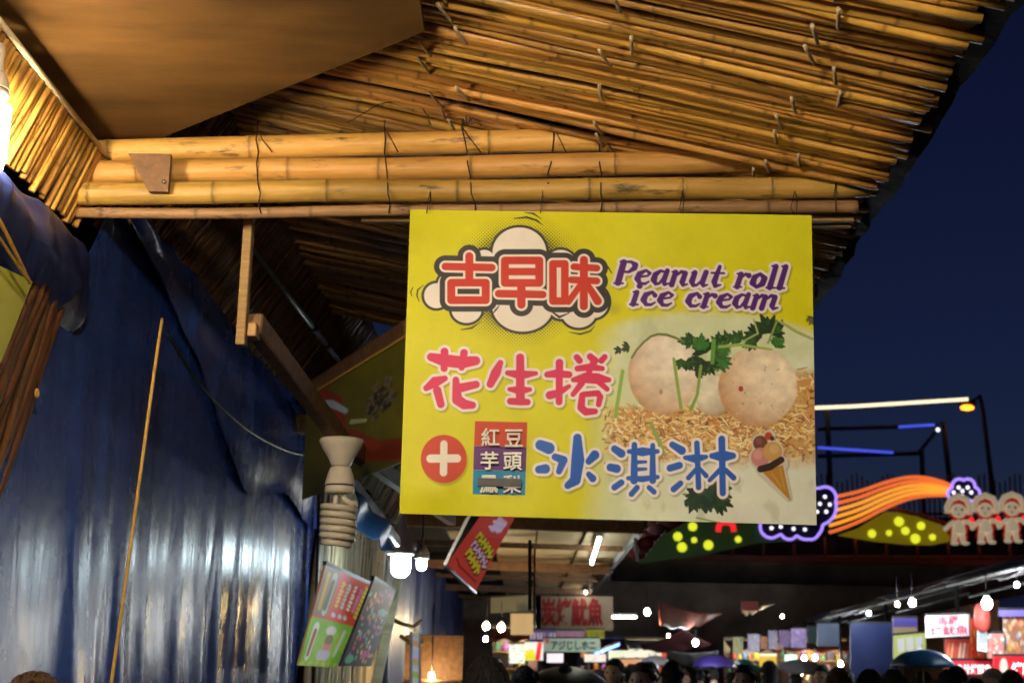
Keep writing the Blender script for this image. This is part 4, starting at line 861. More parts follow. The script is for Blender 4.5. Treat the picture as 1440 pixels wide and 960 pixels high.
# ------------------------------------------------------------------ roofs of the stalls beyond: plywood sheets on cross beams
bays = [(8.2, 10.6, 'wood_dark', 1.42), (10.6, 13.2, 'wood_dark', 1.40), (13.2, 18.6, 'ply', 1.38), (18.6, 24.0, 'wood', 1.36), (24.0, 31.0, 'ply', 1.36)]
bl_ = ['nearest dark boarded ceiling bay below the yellow sign', 'second boarded ceiling bay beyond the yellow sign', 'pale plywood ceiling bay with the white tube lamp', 'brown ceiling bay beyond the tube lamp', 'farthest pale ceiling bay above the squid sign']
for (ya, yb, m, dz), lb in zip(bays, bl_):
    z = 1.6 + dz; r_ = empty('stall_ceiling', (0, ya, z), lb, 'ceiling'); n = 5; w = 2.5 / n
    for k in range(n):
        x = -1.38 + w * (k + .5); mb = MB(); mb.box((x, (ya + yb) / 2, z + (1.1 - x) * .05), (w - .02, yb - ya - .02, .014)); mb.build('board', M[m], r_)
    mb = MB(); mb.bar((-1.4, ya, z - .05), (1.10, ya, z - .09), .09, .11, bevel=.006); mb.build('cross_beam', M['wood_dark'], r_)
    mb = MB(); mb.bar((-1.4, (ya + yb) / 2, z - .03), (1.08, (ya + yb) / 2, z - .06), .05, .06, bevel=.004); mb.build('cross_beam', M['wood_dark'], r_)
    mb = MB(); mb.bar((1.12, ya, z - .05), (1.12, yb, z - .05), .05, .10, bevel=.004); mb.build('eave_board', M['black'], r_)
    mb = MB(); mb.sheet(lambda u, v: (-1.45 + 2.68 * u, ya + (yb - ya) * v, z + .09 - .02 * u + .01 * math.sin(v * 12 + u * 6)), 12, 8); o = mb.build('weather_sheet', M['dark_tarp'], r_); o.modifiers.new('thickness', 'SOLIDIFY').thickness = .01
def tube_lamp(a, b, label, m='tube_white'):
    t = empty('tube_lamp', a, label, 'lamp'); a = Vector(a); b = Vector(b); mb = MB(); mb.tube([a, b], .016, 10); mb.build('tube', M[m], t)
    mb = MB(); mb.bar(a + Vector((0, 0, .035)), b + Vector((0, 0, .035)), .05, .03, bevel=.004); mb.build('fitting', M['white_paint'], t); return t
M['tube_white'] = emit('tube_white', (.95, .97, .85), 14); M['tube_blue'] = emit('tube_blue', (.05, .15, 1.0), 9); M['blue_bar_glow'] = emit('blue_bar_glow', (.06, .09, .8), .55)
a = WZ(843, 757, 2.90); b = WZ(832, 792, 2.90); tube_lamp(a, b, 'white tube lamp on the pale plywood ceiling')
a = WZ(824, 832, 2.85); tube_lamp(a, a + Vector((.02, 1.2, 0)), 'far white tube lamp above the squid sign')
tube_lamp(W(862, 867, 21), W(894, 867, 21.5), 'pale horizontal tube lamp right of the squid sign')
tube_lamp(W(838, 918, 24), W(870, 906, 25), 'blue tube lamp slanting over the crowd', 'tube_blue')
# roof corner pennants beside the sign's foot
def flat_thing(name, px_pts, Y, m, label, cat, th=.02):
    pts = [W(x, y, Y) for x, y in px_pts]; k = len(pts); mb = MB(); mb.add(pts + [p + Vector((0, th, 0)) for p in pts], [tuple(range(k)), tuple(range(2 * k - 1, k - 1, -1))] + [(i, i + k, (i + 1) % k + k, (i + 1) % k) for i in range(k)])
    return tag(mb.build(name, m), label, cat)
RED = mat('red_cloth', (.45, .05, .035), .6, scale=9); PINK = mat('pink_cloth', (.55, .22, .18), .6, scale=9); ORNG = mat('orange_cloth', (.62, .20, .08), .6, scale=9)
flat_thing('paper_corner', [(858, 731), (866, 729), (870, 738), (862, 746)], 9.5, ORNG, 'small orange paper corner just under the sign', 'paper')
tw = empty('striped_bunting', W(920, 735, 10.0), 'twisted red and white striped bunting hanging at the roof corner right of the sign foot', 'bunting')
pts = [(948, 728), (925, 742), (912, 758), (897, 778)]; 
for k in range(9):
    t = k / 8 * 2.999; i = int(t); x = pts[i][0] + (pts[i + 1][0] - pts[i][0]) * (t - i); y_ = pts[i][1] + (pts[i + 1][1] - pts[i][1]) * (t - i)
    mb = MB(); mb.ball(W(x, y_, 10.0 + .02 * (k % 3)), .052 + .02 * (k < 3), 8, 6, (1.3, .5, .8)); mb.build('stripe', RED if k % 2 == 0 else PINK, tw)
mb = MB(); mb.bar(W(893, 756, 9.98), W(897, 789, 9.98), .02, .02); mb.build('white_edge', M['white_paint'], tw)

# ------------------------------------------------------------------ far end of the lane: signs
def sign_box(name, x0, y0, x1, y1, Y, base, label, fn=None, m='print_lit', nu=40, nv=24, slant=0.0, text=None, tcol=None, tbox=(.06, .1, .94, .9), bold=.03, dY=0.0, th=.05):
    q = [W(x0, y0, Y), W(x1, y0 + slant, Y + dY), W(x1, y1 + slant, Y + dY), W(x0, y1, Y)]; root = empty(name, q[0], label, 'sign')
    cv = unit_canvas(nu, nv, base)
    if fn: fn(cv)
    printed_sheet('printed_face', q, cv, M[m], root, th)
    if text: letter(text, quad_fn(*q, box=tbox, lift=.012), tcol, root, bold)
    a, b = q[0], q[1]; mb = MB(); mb.bar(a + Vector((0, .03, .012)), b + Vector((0, .03, .012)), .05, .024); mb.build('top_rail', M['metal_dark'], root)
    return root
INK = {k: mat('ink_' + k, c, .5, bump=0) for k, c in dict(red=(.34, .012, .012), crimson=(.62, .02, .06), green=(.02, .10, .08), white=(.8, .8, .78), navy=(.02, .03, .12), yellow=(.7, .55, .04), black=(.02, .02, .02)).items()}
INK['white_lit'] = emit('ink_white_lit', (1, .85, .85), .9)
sign_box('squid_sign', 757, 838, 862, 886, 24, (.40, .29, .19), 'beige signboard with four dark red characters at the end of the lane', text='炭烤魷魚', tcol=INK['red'], tbox=(.04, .06, .86, .86), bold=.05, m='print')
def stripes(cols, n, seed):
    def f(cv):
        rnd = random.Random(seed)
        for k in range(n): x = (k + .5) / n; cv.strokes([[(x, .25, .3 / n), (x + rnd.uniform(-.2, .2) / n, .75, .3 / n)], [(x - .25 / n, rnd.uniform(.3, .7), .2 / n), (x + .25 / n, rnd.uniform(.3, .7), .2 / n)]], rnd.choice(cols))
    return f
sign_box('strip_sign', 745, 885, 782, 902, 23, (.12, .08, .22), 'narrow purple and pink lettered strip below the post at lane end', stripes([(.6, .3, .4), (.7, .6, .7), (.3, .2, .6)], 8, 1))
sign_box('strip_sign', 783, 886, 822, 898, 23.2, (.30, .25, .35), 'pale pink lettered strip under the beige squid sign', stripes([(.6, .15, .2), (.5, .2, .3)], 7, 2))
sign_box('strip_sign', 824, 885, 850, 897, 23.1, (.42, .38, .02), 'small yellow strip sign under the beige squid sign', stripes([(.1, .15, .03), (.2, .2, .02)], 6, 3))
sign_box('strip_sign', 764, 897, 844, 916, 22, (.36, .46, .36), 'pale green banner with dark green characters over the crowd', lambda cv: cv.poly([(.02, .05), (.12, .05), (.07, .5)], (.6, .03, .03)), text='アジじしホニ', tcol=INK['green'], tbox=(.14, .18, .92, .85), bold=.05)
def scatter(cols, n, seed, r=(.02, .06)):
    def f(cv):
        rnd = random.Random(seed)
        for k in range(n): x, y_ = rnd.random(), rnd.random(); cv.strokes([[(x, y_, rnd.uniform(*r)), (x + rnd.uniform(-.1, .1), y_ + rnd.uniform(-.08, .08), r[0])]], rnd.choice(cols))
    return f
sign_box('lightbox', 769, 918, 792, 931, 21, (.8, .7, .75), 'oval white glowing lightbox under the pale green banner', m='print_glow')
sign_box('lightbox', 716, 905, 738, 932, 19, (.55, .62, .62), 'bright patterned lightbox left of the pale green banner', scatter([(.9, .9, .9), (.1, .5, .5), (.7, .6, .05), (.1, .1, .15)], 30, 3), 'print_glow')
sign_box('lightbox', 738, 902, 764, 928, 20, (.7, .7, .68), 'yellow and red striped lightbox beside the pale green banner', lambda cv: (cv.poly([(0, .5), (.5, .4), (.6, 1), (.0, 1)], (.75, .7, .02)), cv.poly([(.55, 1), (.7, 0), (.95, 0), (.8, 1)], (.7, .04, .03))), 'print_glow')
for (x0, y0, x1, y1, Y, c, lb) in ((822, 919, 852, 930, 27, (.85, .75, .65), 'white lit shopfront strip left of the grey umbrella'), (856, 914, 884, 927, 28, (.8, .85, .6), 'second lit shopfront strip beyond the blue tube lamp'), (884, 912, 930, 926, 29, (.85, .8, .6), 'long lit shopfront strip behind the standing men'), (860, 926, 905, 936, 27.5, (.6, .25, .12), 'orange lit counter strip above the crowd'), (905, 928, 926, 950, 28, (.55, .75, .9), 'pale blue lit window behind the crowd')):
    sign_box('lit_strip', x0, y0, x1, y1, Y, c, lb, scatter([(.9, .9, .85), (.3, .3, .3), (.8, .5, .1), (.15, .2, .3)], 26, x0), 'print_glow')
sign_box('beige_sign_panel', 718, 862, 750, 892, 19.5, (.60, .44, .24), 'plain warm beige panel left of the edge-on sign', m='print_lit')
sign_box('wall_board', 690, 840, 749, 862, 20.5, (.34, .30, .18), 'slanted pale board above the warm beige panel', slant=-4, m='print')
# bulbs
def bulb(px, py, Y, r, label, m='bulb_far', up=.25):
    c = W(px, py, Y); L = empty('bulb', c + Vector((0, 0, up)), label, 'lamp'); mb = MB(); r *= .6; mb.ball(c, r, 12, 8, (1, 1, 1.15)); mb.build('glass', M[m], L)
    mb = MB(); mb.lathe([(r * .4, r * 1.0), (r * .55, r * 1.2), (r * .5, r * 1.9), (.004, r * 2)], 10, c); mb.build('socket', M['white_paint'], L)
    mb = MB(); mb.tube([c + Vector((0, 0, r * 2)), c + Vector((0, 0, up + r * 2))], .005, 5); mb.build('cord', M['rubber'], L)
for a in ((684, 880, 17, .06, 'left of two warm bulbs beside the navy tarpaulin', 'bulb_far_warm'), (705, 882, 18, .07, 'right of two warm bulbs beside the navy tarpaulin', 'bulb_far_warm'), (683, 898, 16.5, .04, 'lowest warm bulb beside the navy tarpaulin', 'bulb_far_warm'),
          (910, 860, 20, .06, 'bright white bulb left of the orange awning'), (978, 903, 23, .065, 'white bulb above the purple umbrella'), (1283, 847, 15.5, .055, 'white bulb under the right eave above the white squid sign'), (1388, 848, 14.5, .08, 'largest white bulb under the right eave near the red lantern'),
          (1131, 925, 27, .06, 'left of a pair of bulbs over the grey umbrella'), (1146, 924, 27, .06, 'right of a pair of bulbs over the grey umbrella'), (1182, 933, 25, .06, 'single white bulb right of the grey umbrella'), (1128, 945, 24, .05, 'low warm bulb under the grey umbrella', 'bulb_far_warm'), (1262, 849, 16, .035, 'small warm bulb left of the right eave bulb', 'bulb_far_warm')):
    bulb(*a)
# ------------------------------------------------------------------ right-hand row of stalls
EZR = 1.6 + 1.10
eA = WZ(1500, 774, EZR); eB = WZ(1140, 871, EZR); ed = (eB - eA); ed.z = 0; eL = ed.length; ed.normalize(); en = Vector((ed.y, -ed.x, 0)); en = en if en.x > 0 else -en
canl = ['dark sagging canopy nearest on the right, over the red squid stalls', 'second dark canopy on the right, over the white squid sign', 'third dark canopy on the right, over the blue-walled stall', 'fourth dark canopy on the right, over the row of small hanging signs', 'farthest dark canopy on the right, beyond the hanging signs']
nst = 5; step = eL * 1.35 / nst
for i in range(nst):
    p = eA + ed * (step * i); r_ = empty('stall_canopy', (p.x, p.y, 0), canl[i], 'canopy')
    def can(u, v, p=p, i=i):
        q = p + ed * (u * (step + .15)) + en * (v * 3.4); z = EZR + .05 * (i % 2) + 1.0 * v - .10 * math.sin(math.pi * u) * (1 - v) - .02 * math.sin(u * 19) * (1 - v)
        return (q.x, q.y, z)
    mb = MB(); mb.sheet(can, 26, 10); o = mb.build('canopy_sheet', M['canopy'], r_); o.modifiers.new('thickness', 'SOLIDIFY').thickness = .012
    mb = MB(); mb.tube([p + Vector((0, 0, -.04)), p + ed * step + Vector((0, 0, -.04))], .022, 8); mb.build('eave_pipe', M['grey_paint'], r_)
    mb = MB(); mb.tube([p + en * .25 + Vector((0, 0, -.12)), p + ed * step + en * .25 + Vector((0, 0, -.16))], .018, 8); mb.build('cross_pipe', M['metal_dark'], r_)
    mb = MB(); q = p + en * .1; mb.tube([(q.x, q.y, 0), (q.x, q.y, EZR)], .025, 8); mb.build('post', M['metal_dark'], r_)
    mb = MB(); c = p + ed * (step * .5) + en * 1.0; ang = math.atan2(ed.y, ed.x); mb.box((c.x, c.y, .45), (step * .9, .7, .9), Matrix.Rotation(ang, 3, 'Z'), bevel=.02); mb.build('counter', M['metal'], r_)
    mb = MB(); c = p + ed * (step * .5) + en * 3.0; mb.box((c.x, c.y, 1.5), (step * .97, .05, 3.0), Matrix.Rotation(ang, 3, 'Z')); mb.build('back_wall', M['wood_dark'] if i != 2 else M['navy_tarp'], r_)
sign_box('white_squid_sign', 1303, 866, 1363, 896, 15.6, (.72, .68, .74), 'white sign with two rows of crimson characters over the teal umbrella', text='馬羅', tcol=INK['crimson'], tbox=(.24, .04, .74, .46), bold=.03, nu=30, slant=-3)
q = [W(1303, 866, 15.6), W(1363, 863, 15.6), W(1363, 893, 15.6), W(1303, 896, 15.6)]
o = bpy.data.objects['white_squid_sign']; letter('烤魷魚', quad_fn(*q, box=(.08, .50, .96, .94), lift=.012), INK['crimson'], o, .03)
skin_meat = [(.55, .16, .08), (.62, .28, .12), (.48, .08, .05), (.7, .45, .3), (.6, .5, .4)]
sign_box('red_picture_banner', 1366, 868, 1384, 935, 15.9, (.66, .06, .02), 'narrow orange-red banner right of the white squid sign', scatter([(.75, .3, .05), (.7, .5, .3), (.5, .02, .02)], 20, 5), slant=8)
sign_box('squid_poster', 1330, 898, 1376, 928, 16.0, (.40, .04, .03), 'red picture poster of grilled skewers below the white squid sign', lambda cv: [cv.strokes([[(.1 + k * .12, .2, .03), (.05 + k * .12, .85, .04)]], skin_meat[k % 5]) for k in range(8)])
sign_box('red_counter_banner', 1338, 928, 1396, 948, 15.8, (.62, .025, .05), 'pinkish red counter banner with white characters, left of the phone-like poster', text='魚汁烤魷魚', tcol=INK['white_lit'], tbox=(.12, .28, .96, .92), bold=.03)
sign_box('red_counter_banner', 1398, 922, 1452, 952, 15.2, (.62, .01, .02), 'bright red counter banner with white characters at the right edge', lambda cv: cv.ell(.25, .5, .10, .4, (.7, .55, .45)), text='烤魷', tcol=INK['white_lit'], tbox=(.45, .3, 1.0, .85), bold=.03)
sign_box('screen_poster', 1376, 885, 1388, 914, 15.5, (.62, .80, .85), 'small white and blue upright poster between the red banners', lambda cv: cv.strokes([[(.2, .1, .03), (.8, .12, .03)], [(.2, .9, .05), (.8, .9, .05)]], (.1, .2, .5)), 'print_glow', 12, 24, slant=2)
sign_box('picture_panel', 1390, 890, 1412, 925, 15.3, (.45, .18, .16), 'picture panel of sausages right of the white and blue poster', scatter(skin_meat + [(.75, .75, .75)], 24, 9, (.03, .08)))
sign_box('picture_panel', 1412, 866, 1450, 926, 15.4, (.30, .14, .08), 'large brown food picture panel at the right edge', scatter(skin_meat + [(.6, .5, .35), (.2, .3, .5), (.55, .3, .05)], 46, 10, (.03, .09)))
sign_box('purple_valance', 1406, 857, 1450, 866, 15.2, (.16, .12, .42), 'purple valance strip over the food pictures at the right edge')
sign_box('price_board', 1256, 868, 1290, 890, 17, (.10, .07, .30), 'blue and purple board left of the white squid sign', lambda cv: (cv.poly([(0, .6), (1, .6), (1, 1), (0, 1)], (.32, .26, .18)), cv.strokes([[(.1, .3, .08), (.9, .25, .08)]], (.05, .05, .4))))
sign_box('price_board', 1257, 893, 1302, 926, 16.8, (.45, .55, .16), 'yellow-green price board with white sheets above the teal umbrella', lambda cv: [cv.poly([(.1 + k * .28, .15), (.33 + k * .28, .12), (.35 + k * .28, .7), (.14 + k * .28, .75)], (.6, .64, .66)) for k in range(3)], slant=-4)
sign_box('blue_stall_sheet', 1196, 876, 1262, 968, 18.5, (.022, .035, .13), 'plain dark blue sheet walling the stall left of the price boards', m='print')
sign_box('folded_sheet', 1150, 876, 1180, 908, 20, (.20, .26, .40), 'pale blue cloth sheet hanging by the blue-walled stall', m='print_lit')
for k, (x0, x1, y0, y1, c) in enumerate(((1031, 1045, 895, 918, (.42, .42, .24)), (1052, 1068, 891, 916, (.46, .46, .62)), (1070, 1079, 894, 912, (.42, .22, .14)), (1081, 1093, 886, 912, (.26, .28, .44)), (1096, 1111, 886, 909, (.24, .18, .36)), (1113, 1134, 883, 910, (.34, .30, .66)), (1136, 1148, 880, 904, (.05, .08, .08)))):
    sign_box('small_hanging_sign', x0, y0, x1, y1, 26 - k * .5, c, ['yellowish small sign leftmost in the hanging row under the right eave', 'lilac small sign second in the hanging row', 'narrow orange-brown sign third in the hanging row', 'grey-blue small sign fourth in the hanging row', 'dark violet small sign fifth in the hanging row', 'bright violet sign largest in the hanging row', 'near-black small sign rightmost in the hanging row'][k], scatter([tuple(min(1, x * 1.6) for x in c), tuple(x * .4 for x in c)], 14, k), 'print_lit', 16, 20)
sign_box('lit_stall_panel', 1068, 918, 1092, 950, 27, (.60, .38, .04), 'yellow lit stall front behind the green umbrella', lambda cv: cv.poly([(0, 0), (1, 0), (1, .12), (0, .12)], (.9, .85, .6)), 'print_glow')
sign_box('lit_stall_panel', 1104, 920, 1120, 935, 28, (.40, .70, .50), 'small mint green lit sign between the stall fronts', scatter([(.9, .9, .6)], 6, 3), 'print_glow')
sign_box('red_price_card', 1034, 940, 1056, 962, 25, (.66, .03, .02), 'red and yellow price card below the green umbrella', lambda cv: (cv.poly([(.65, .3), (1, .2), (1, 1), (.6, 1)], (.75, .6, .03)), cv.strokes([[(.15, .25, .06), (.5, .25, .06)]], (.8, .75, .75))), 'print_lit')
sign_box('orange_bag', 1328, 938, 1342, 950, 14.5, (.65, .18, .03), 'orange sheet edge right below the teal umbrella', m='print_lit')
mb = MB(); c = W(1381, 868, 15.2); mb.lathe([(.02, .15), (.045, .14), (.075, .10), (.085, 0), (.075, -.10), (.045, -.14), (.02, -.15)], 14, c); lant = tag(mb.build('red_lantern', RED), 'red paper lantern under the largest bulb on the right', 'lantern')
# awnings and panels over the middle of the lane
def awning(name, pts, m, label, n=10):
    P = [W(*p) for p in pts]
    def f(u, v): p = P[0].lerp(P[1], u).lerp(P[3].lerp(P[2], u), v); return p + Vector((0, 0, -.06 * math.sin(math.pi * u) + .02 * math.sin(u * 20) * v))
    mb = MB(); mb.sheet(f, 20, n); o = mb.build(name, m); o.modifiers.new('thickness', 'SOLIDIFY').thickness = .01; return tag(o, label, 'awning')
ORT = mat('orange_tarp', (.30, .07, .03), .5, scale=6); MRT = mat('maroon_tarp', (.14, .025, .03), .5, scale=6); WHT = mat('white_tarp', (.50, .48, .50), .5, scale=6, grime=.2)
awning('orange_awning', [(925, 845, 21), (1015, 862, 26), (990, 876, 25), (928, 880, 20)], ORT, 'dim orange-red awning right of a bright bulb, over the lane')
awning('maroon_awning', [(900, 905, 26), (960, 884, 24), (1000, 906, 27), (905, 914, 26)], MRT, 'maroon awning above the purple umbrella')
awning('white_awning', [(932, 912, 30), (1010, 914, 30), (1010, 945, 31), (945, 925, 31)], WHT, 'white sheet awning behind the purple umbrella')
awning('white_awning', [(1043, 846, 22), (1090, 849, 24), (1072, 853, 23), (1042, 862, 22)], WHT, 'small white triangular awning corner under the dark canopy')
sign_box('red_patch_sign', 1043, 845, 1067, 858, 21.8, (.30, .05, .04), 'small red lettered patch on the white awning corner', m='print')
# ------------------------------------------------------------------ dim inner wall of the left row, shop fronts at the lane's end
mb = MB(); mb.box((-2.62, 14, 2.1), (.06, 40, 4.2)); mb.build('inner_wall', M['wood_dark']); tag(bpy.data.objects['inner_wall'], 'dark boarded inner wall behind the left row of stalls', 'wall')
mb = MB(); mb.sheet(lambda u, v: (-2.7 + 1.3 * u, -2 + 12.5 * v, 3.80 + .02 * math.sin(v * 30 + u * 5)), 8, 40); o = mb.build('inner_ceiling_sheet', M['dark_tarp']); o.modifiers.new('thickness', 'SOLIDIFY').thickness = .01; tag(o, 'dark sheet ceiling over the inside of the left stall', 'ceiling')
GOOD = [mat('goods_%d' % i, c, .5, var=.2, scale=20, bump=0) for i, c in enumerate([(.5, .06, .04), (.55, .42, .06), (.1, .25, .5), (.6, .58, .55), (.08, .3, .12), (.45, .2, .06), (.3, .1, .3), (.06, .06, .08), (.55, .3, .25)])]
M['shop_tube'] = emit('shop_tube', (1.0, .93, .8), 30)
def shop(px0, px1, Y, label, seed, wallm, top=2.15):
    a = W(px0, 940, Y); b = W(px1, 940, Y); rnd = random.Random(seed); r_ = empty('shop_front', ((a.x + b.x) / 2, Y, 0), label, 'shop'); w = b.x - a.x; cx = (a.x + b.x) / 2
    mb = MB(); mb.box((cx, Y + .6, top / 2 + .1), (w, .05, top + .2)); mb.build('back_wall', wallm, r_)
    mb = MB(); mb.box((cx, Y - .1, .45), (w * .96, .6, .9), bevel=.02); mb.build('counter', M['metal'], r_)
    for z in (1.28, 1.60, 1.88):
        mb = MB(); mb.box((cx, Y + .42, z), (w * .96, .3, .025)); mb.build('shelf', M['wood'], r_)
        x = a.x + .06
        while x < b.x - .12:
            ww = rnd.uniform(.06, .17); h = rnd.uniform(.08, .22); mb = MB()
            if rnd.random() < .5: mb.box((x + ww / 2, Y + .40 + rnd.uniform(-.04, .04), z + .013 + h / 2), (ww * .9, .14, h), bevel=.008)
            else: mb.lathe([(ww * .38, 0), (ww * .42, h * .1), (ww * .42, h * .65), (ww * .2, h * .8), (ww * .2, h)], 8, (x + ww / 2, Y + .38, z + .013))
            mb.build('goods', rnd.choice(GOOD), r_); x += ww + rnd.uniform(.01, .06)
    mb = MB(); mb.sheet(lambda u, v: (a.x + w * u, Y + .5 - 1.1 * v, top + .12 - .22 * v - .03 * math.sin(u * 16) * v), 24, 4); o = mb.build('awning', rnd.choice([ORT_, MRT_, WHT_]), r_); o.modifiers.new('thickness', 'SOLIDIFY').thickness = .01
    mb = MB(); mb.tube([(a.x + w * .15, Y + .1, top - .02), (b.x - w * .15, Y + .1, top - .02)], .018, 8); mb.build('tube_lamp', M['shop_tube'], r_)
    for s in (a.x + .03, b.x - .03): mb = MB(); mb.bar((s, Y - .35, 0), (s, Y - .35, top), .05, .05); mb.build('post', M['metal_dark'], r_)
ORT_ = mat('awning_orange', (.30, .07, .03), .5, scale=6); MRT_ = mat('awning_maroon', (.16, .03, .05), .5, scale=6); WHT_ = mat('awning_white', (.50, .48, .50), .5, scale=6, grime=.2)
shop(688, 760, 24.5, 'small shop with crowded shelves left of the pale green banner', 1, M['ply'])
shop(812, 880, 31, 'crowded shop under the blue tube lamp at the lane end', 2, M['navy_tarp'])
shop(882, 940, 32, 'crowded shop behind the bareheaded man', 3, M['ply'])
shop(1024, 1095, 30.5, 'crowded shop behind the green umbrella', 4, M['ply'])
shop(1098, 1200, 29.5, 'wide crowded shop behind the grey umbrella', 5, M['wood'])
mb = MB(); mb.box((4, 36.5, 1.9), (14, .4, 3.8)); tag(mb.build('end_wall', M['concrete']), 'dark concrete wall closing the far end of the lane', 'wall')
# bulbs strung over the lane, under the right-hand canopies
for k, (px, py, Y) in enumerate(((1100, 866, 23), (1222, 862, 18), (1430, 822, 13), (940, 893, 26))):
    bulb(px, py, Y, .035, ['small bulb above the bright violet hanging sign', 'small bulb above the dark blue stall sheet', 'small bulb at the right edge under the nearest canopy', 'small bulb between the two dim red awnings'][k], 'bulb_far' if k % 3 else 'bulb_far_warm', .15)
# pipes and folded sheets under the right-hand roofs
for k in range(5):
    p = eA + ed * (step * (k + .5)); mb = MB(); mb.tube([p + Vector((0, 0, -.10)), p + en * 3.0 + Vector((0, 0, .75))], .02, 8)
    tag(mb.build('roof_pipe', M['grey_paint']), ['sloping pipe under the nearest right-hand canopy', 'sloping pipe under the second right-hand canopy', 'sloping pipe under the third right-hand canopy', 'sloping pipe under the fourth right-hand canopy', 'sloping pipe under the farthest right-hand canopy'][k], 'pipe')
# ------------------------------------------------------------------ embankment with light decorations
DY = 40.0
wl = empty('embankment_wall', (12, DY, 0), 'dark concrete embankment wall behind the right-hand canopies', 'wall')
mb = MB(); mb.box((18, DY + 1.0, (W(1200, 790, DY).z) / 2), (31, 2, W(1200, 790, DY).z), bevel=.05); mb.build('wall_body', M['concrete'], wl)
mb = MB(); mb.box((18, DY - .1, W(1200, 788, DY).z), (31, .3, .16)); mb.build('ledge', M['rail_red'], wl)
rail = empty('front_railing', W(1200, 785, DY), 'red-brown post and rail fence along the top of the embankment', 'railing')
for k in range(22):
    a = W(900 + k * 43.5, 786, DY - .08); mb = MB(); mb.tube([a, a + Vector((-.02, 0, .62))], .045, 8); mb.build('post', M['rail_red'], rail)
mb = MB(); a, b = W(880, 783, DY - .08), W(1560, 783, DY - .08); mb.tube([a, b], .05, 8); mb.build('bottom_rail', M['rail_red'], rail)
pf = empty('picket_fence', W(1300, 715, 46), 'fence of thin dark red pickets behind the light decorations', 'fence')
pk = MB(); pk.tube([(0, 0, 0), (1.6, 0, 0)], .028, 6); pkm = pk.mesh('picket', [M['rail_red']])
for k in range(62): a = W(1150 + k * 7.2, 735, 46); place('picket', pkm, a, a + Vector((0, 0, 1.45 + .15 * math.sin(k))), 1.6, pf)
mb = MB(); mb.tube([W(1140, 722, 46.1), W(1600, 722, 46.1)], .05, 6); mb.build('rail', M['rail_red'], pf)
mb = MB(); mb.box((26, 60, 3.8), (44, 10, 7.6)); o = mb.build('far_bank', M['concrete']); tag(o, kind='structure')
NE = {k: emit('neon_' + k, c, s) for k, (c, s) in dict(violet=((.40, .26, 1.0), .62), pinkv=((.9, .4, .9), 1.0), orange=((1.0, .20, .04), .40), amber=((1.0, .40, .04), .46), yellow=((.80, .85, .03), .5), white=((.95, .92, 1.0), .8), red=((1.0, .02, .03), .5), warmwhite=((.72, .58, .38), .20), kidred=((.35, .01, .01), .25)).items()}
PUR = mat('purple_panel', (.02, .012, .06), .5); OLV = emit('olive_panel', (.20, .15, .004), .28, (.25, .18, .02)); GRN = emit('green_panel', (.012, .03, .004), .2, (.02, .05, .01))
def pw(px, py, dy=0.0): return W(px, py, DY + dy)
def panel(pts, m, name, parent, dy=0.0, th=.06):
    P = [pw(x, y, dy) for x, y in pts]; k = len(P); mb = MB(); mb.add(P + [p + Vector((0, th, 0)) for p in P], [tuple(range(k)), tuple(range(2 * k - 1, k - 1, -1))] + [(i, i + k, (i + 1) % k + k, (i + 1) % k) for i in range(k)]); return mb.build(name, m, parent)
def bumps(lobes, n=120):
    cx = sum(l[0] for l in lobes) / len(lobes); cy = sum(l[1] for l in lobes) / len(lobes); out = []
    for k in range(n):
        a = 2 * math.pi * k / n; dx, dy = math.cos(a), math.sin(a); best = 0
        for lx, ly, r in lobes:
            ox, oy = cx - lx, cy - ly; b = ox * dx + oy * dy; c = ox * ox + oy * oy - r * r; D = b * b - c
            if D > 0: best = max(best, -b + math.sqrt(D))
        out.append((cx + dx * best, cy + dy * best))
    return out
def cloud(lobes, dots, label, rt=.04, rd=.05):
    o = empty('light_cloud', pw(*lobes[0][:2], -.5), label, 'light decoration'); ol = bumps(lobes); panel(ol, PUR, 'panel', o, -.5)
    mb = MB(); mb.tube([pw(x, y, -.53) for x, y in ol], rt, 6, closed=True); mb.build('neon_outline', NE['violet'], o)
    for x, y in dots: mb = MB(); mb.ball(pw(x, y, -.54), rd, 10, 6); mb.build('bulb', NE['white'], o)
cloud([(1355, 688, 12), (1343, 694, 10), (1368, 694, 10), (1349, 683, 10), (1361, 683, 10), (1354, 697, 10)], [(1348, 685), (1361, 685), (1341, 692), (1353.5, 690), (1366, 692), (1353, 697)], 'small violet-edged light cloud with white bulbs above the child figures')
cloud([(1150, 712, 26), (1110, 730, 22), (1135, 736, 22), (1085, 740, 16), (1160, 700, 16), (1110, 746, 12), (1140, 746, 12)], [(1160, 698), (1167, 709), (1153, 708), (1162, 719), (1149, 719), (1085, 742), (1098, 740), (1116, 743), (1132, 744), (1140, 730)], 'large violet-edged light cloud with white bulbs behind the sign corner')
rb = empty('rainbow_stream', pw(1250, 710, -.6), 'wavy stream of orange light tubes joining the two light clouds', 'light decoration')
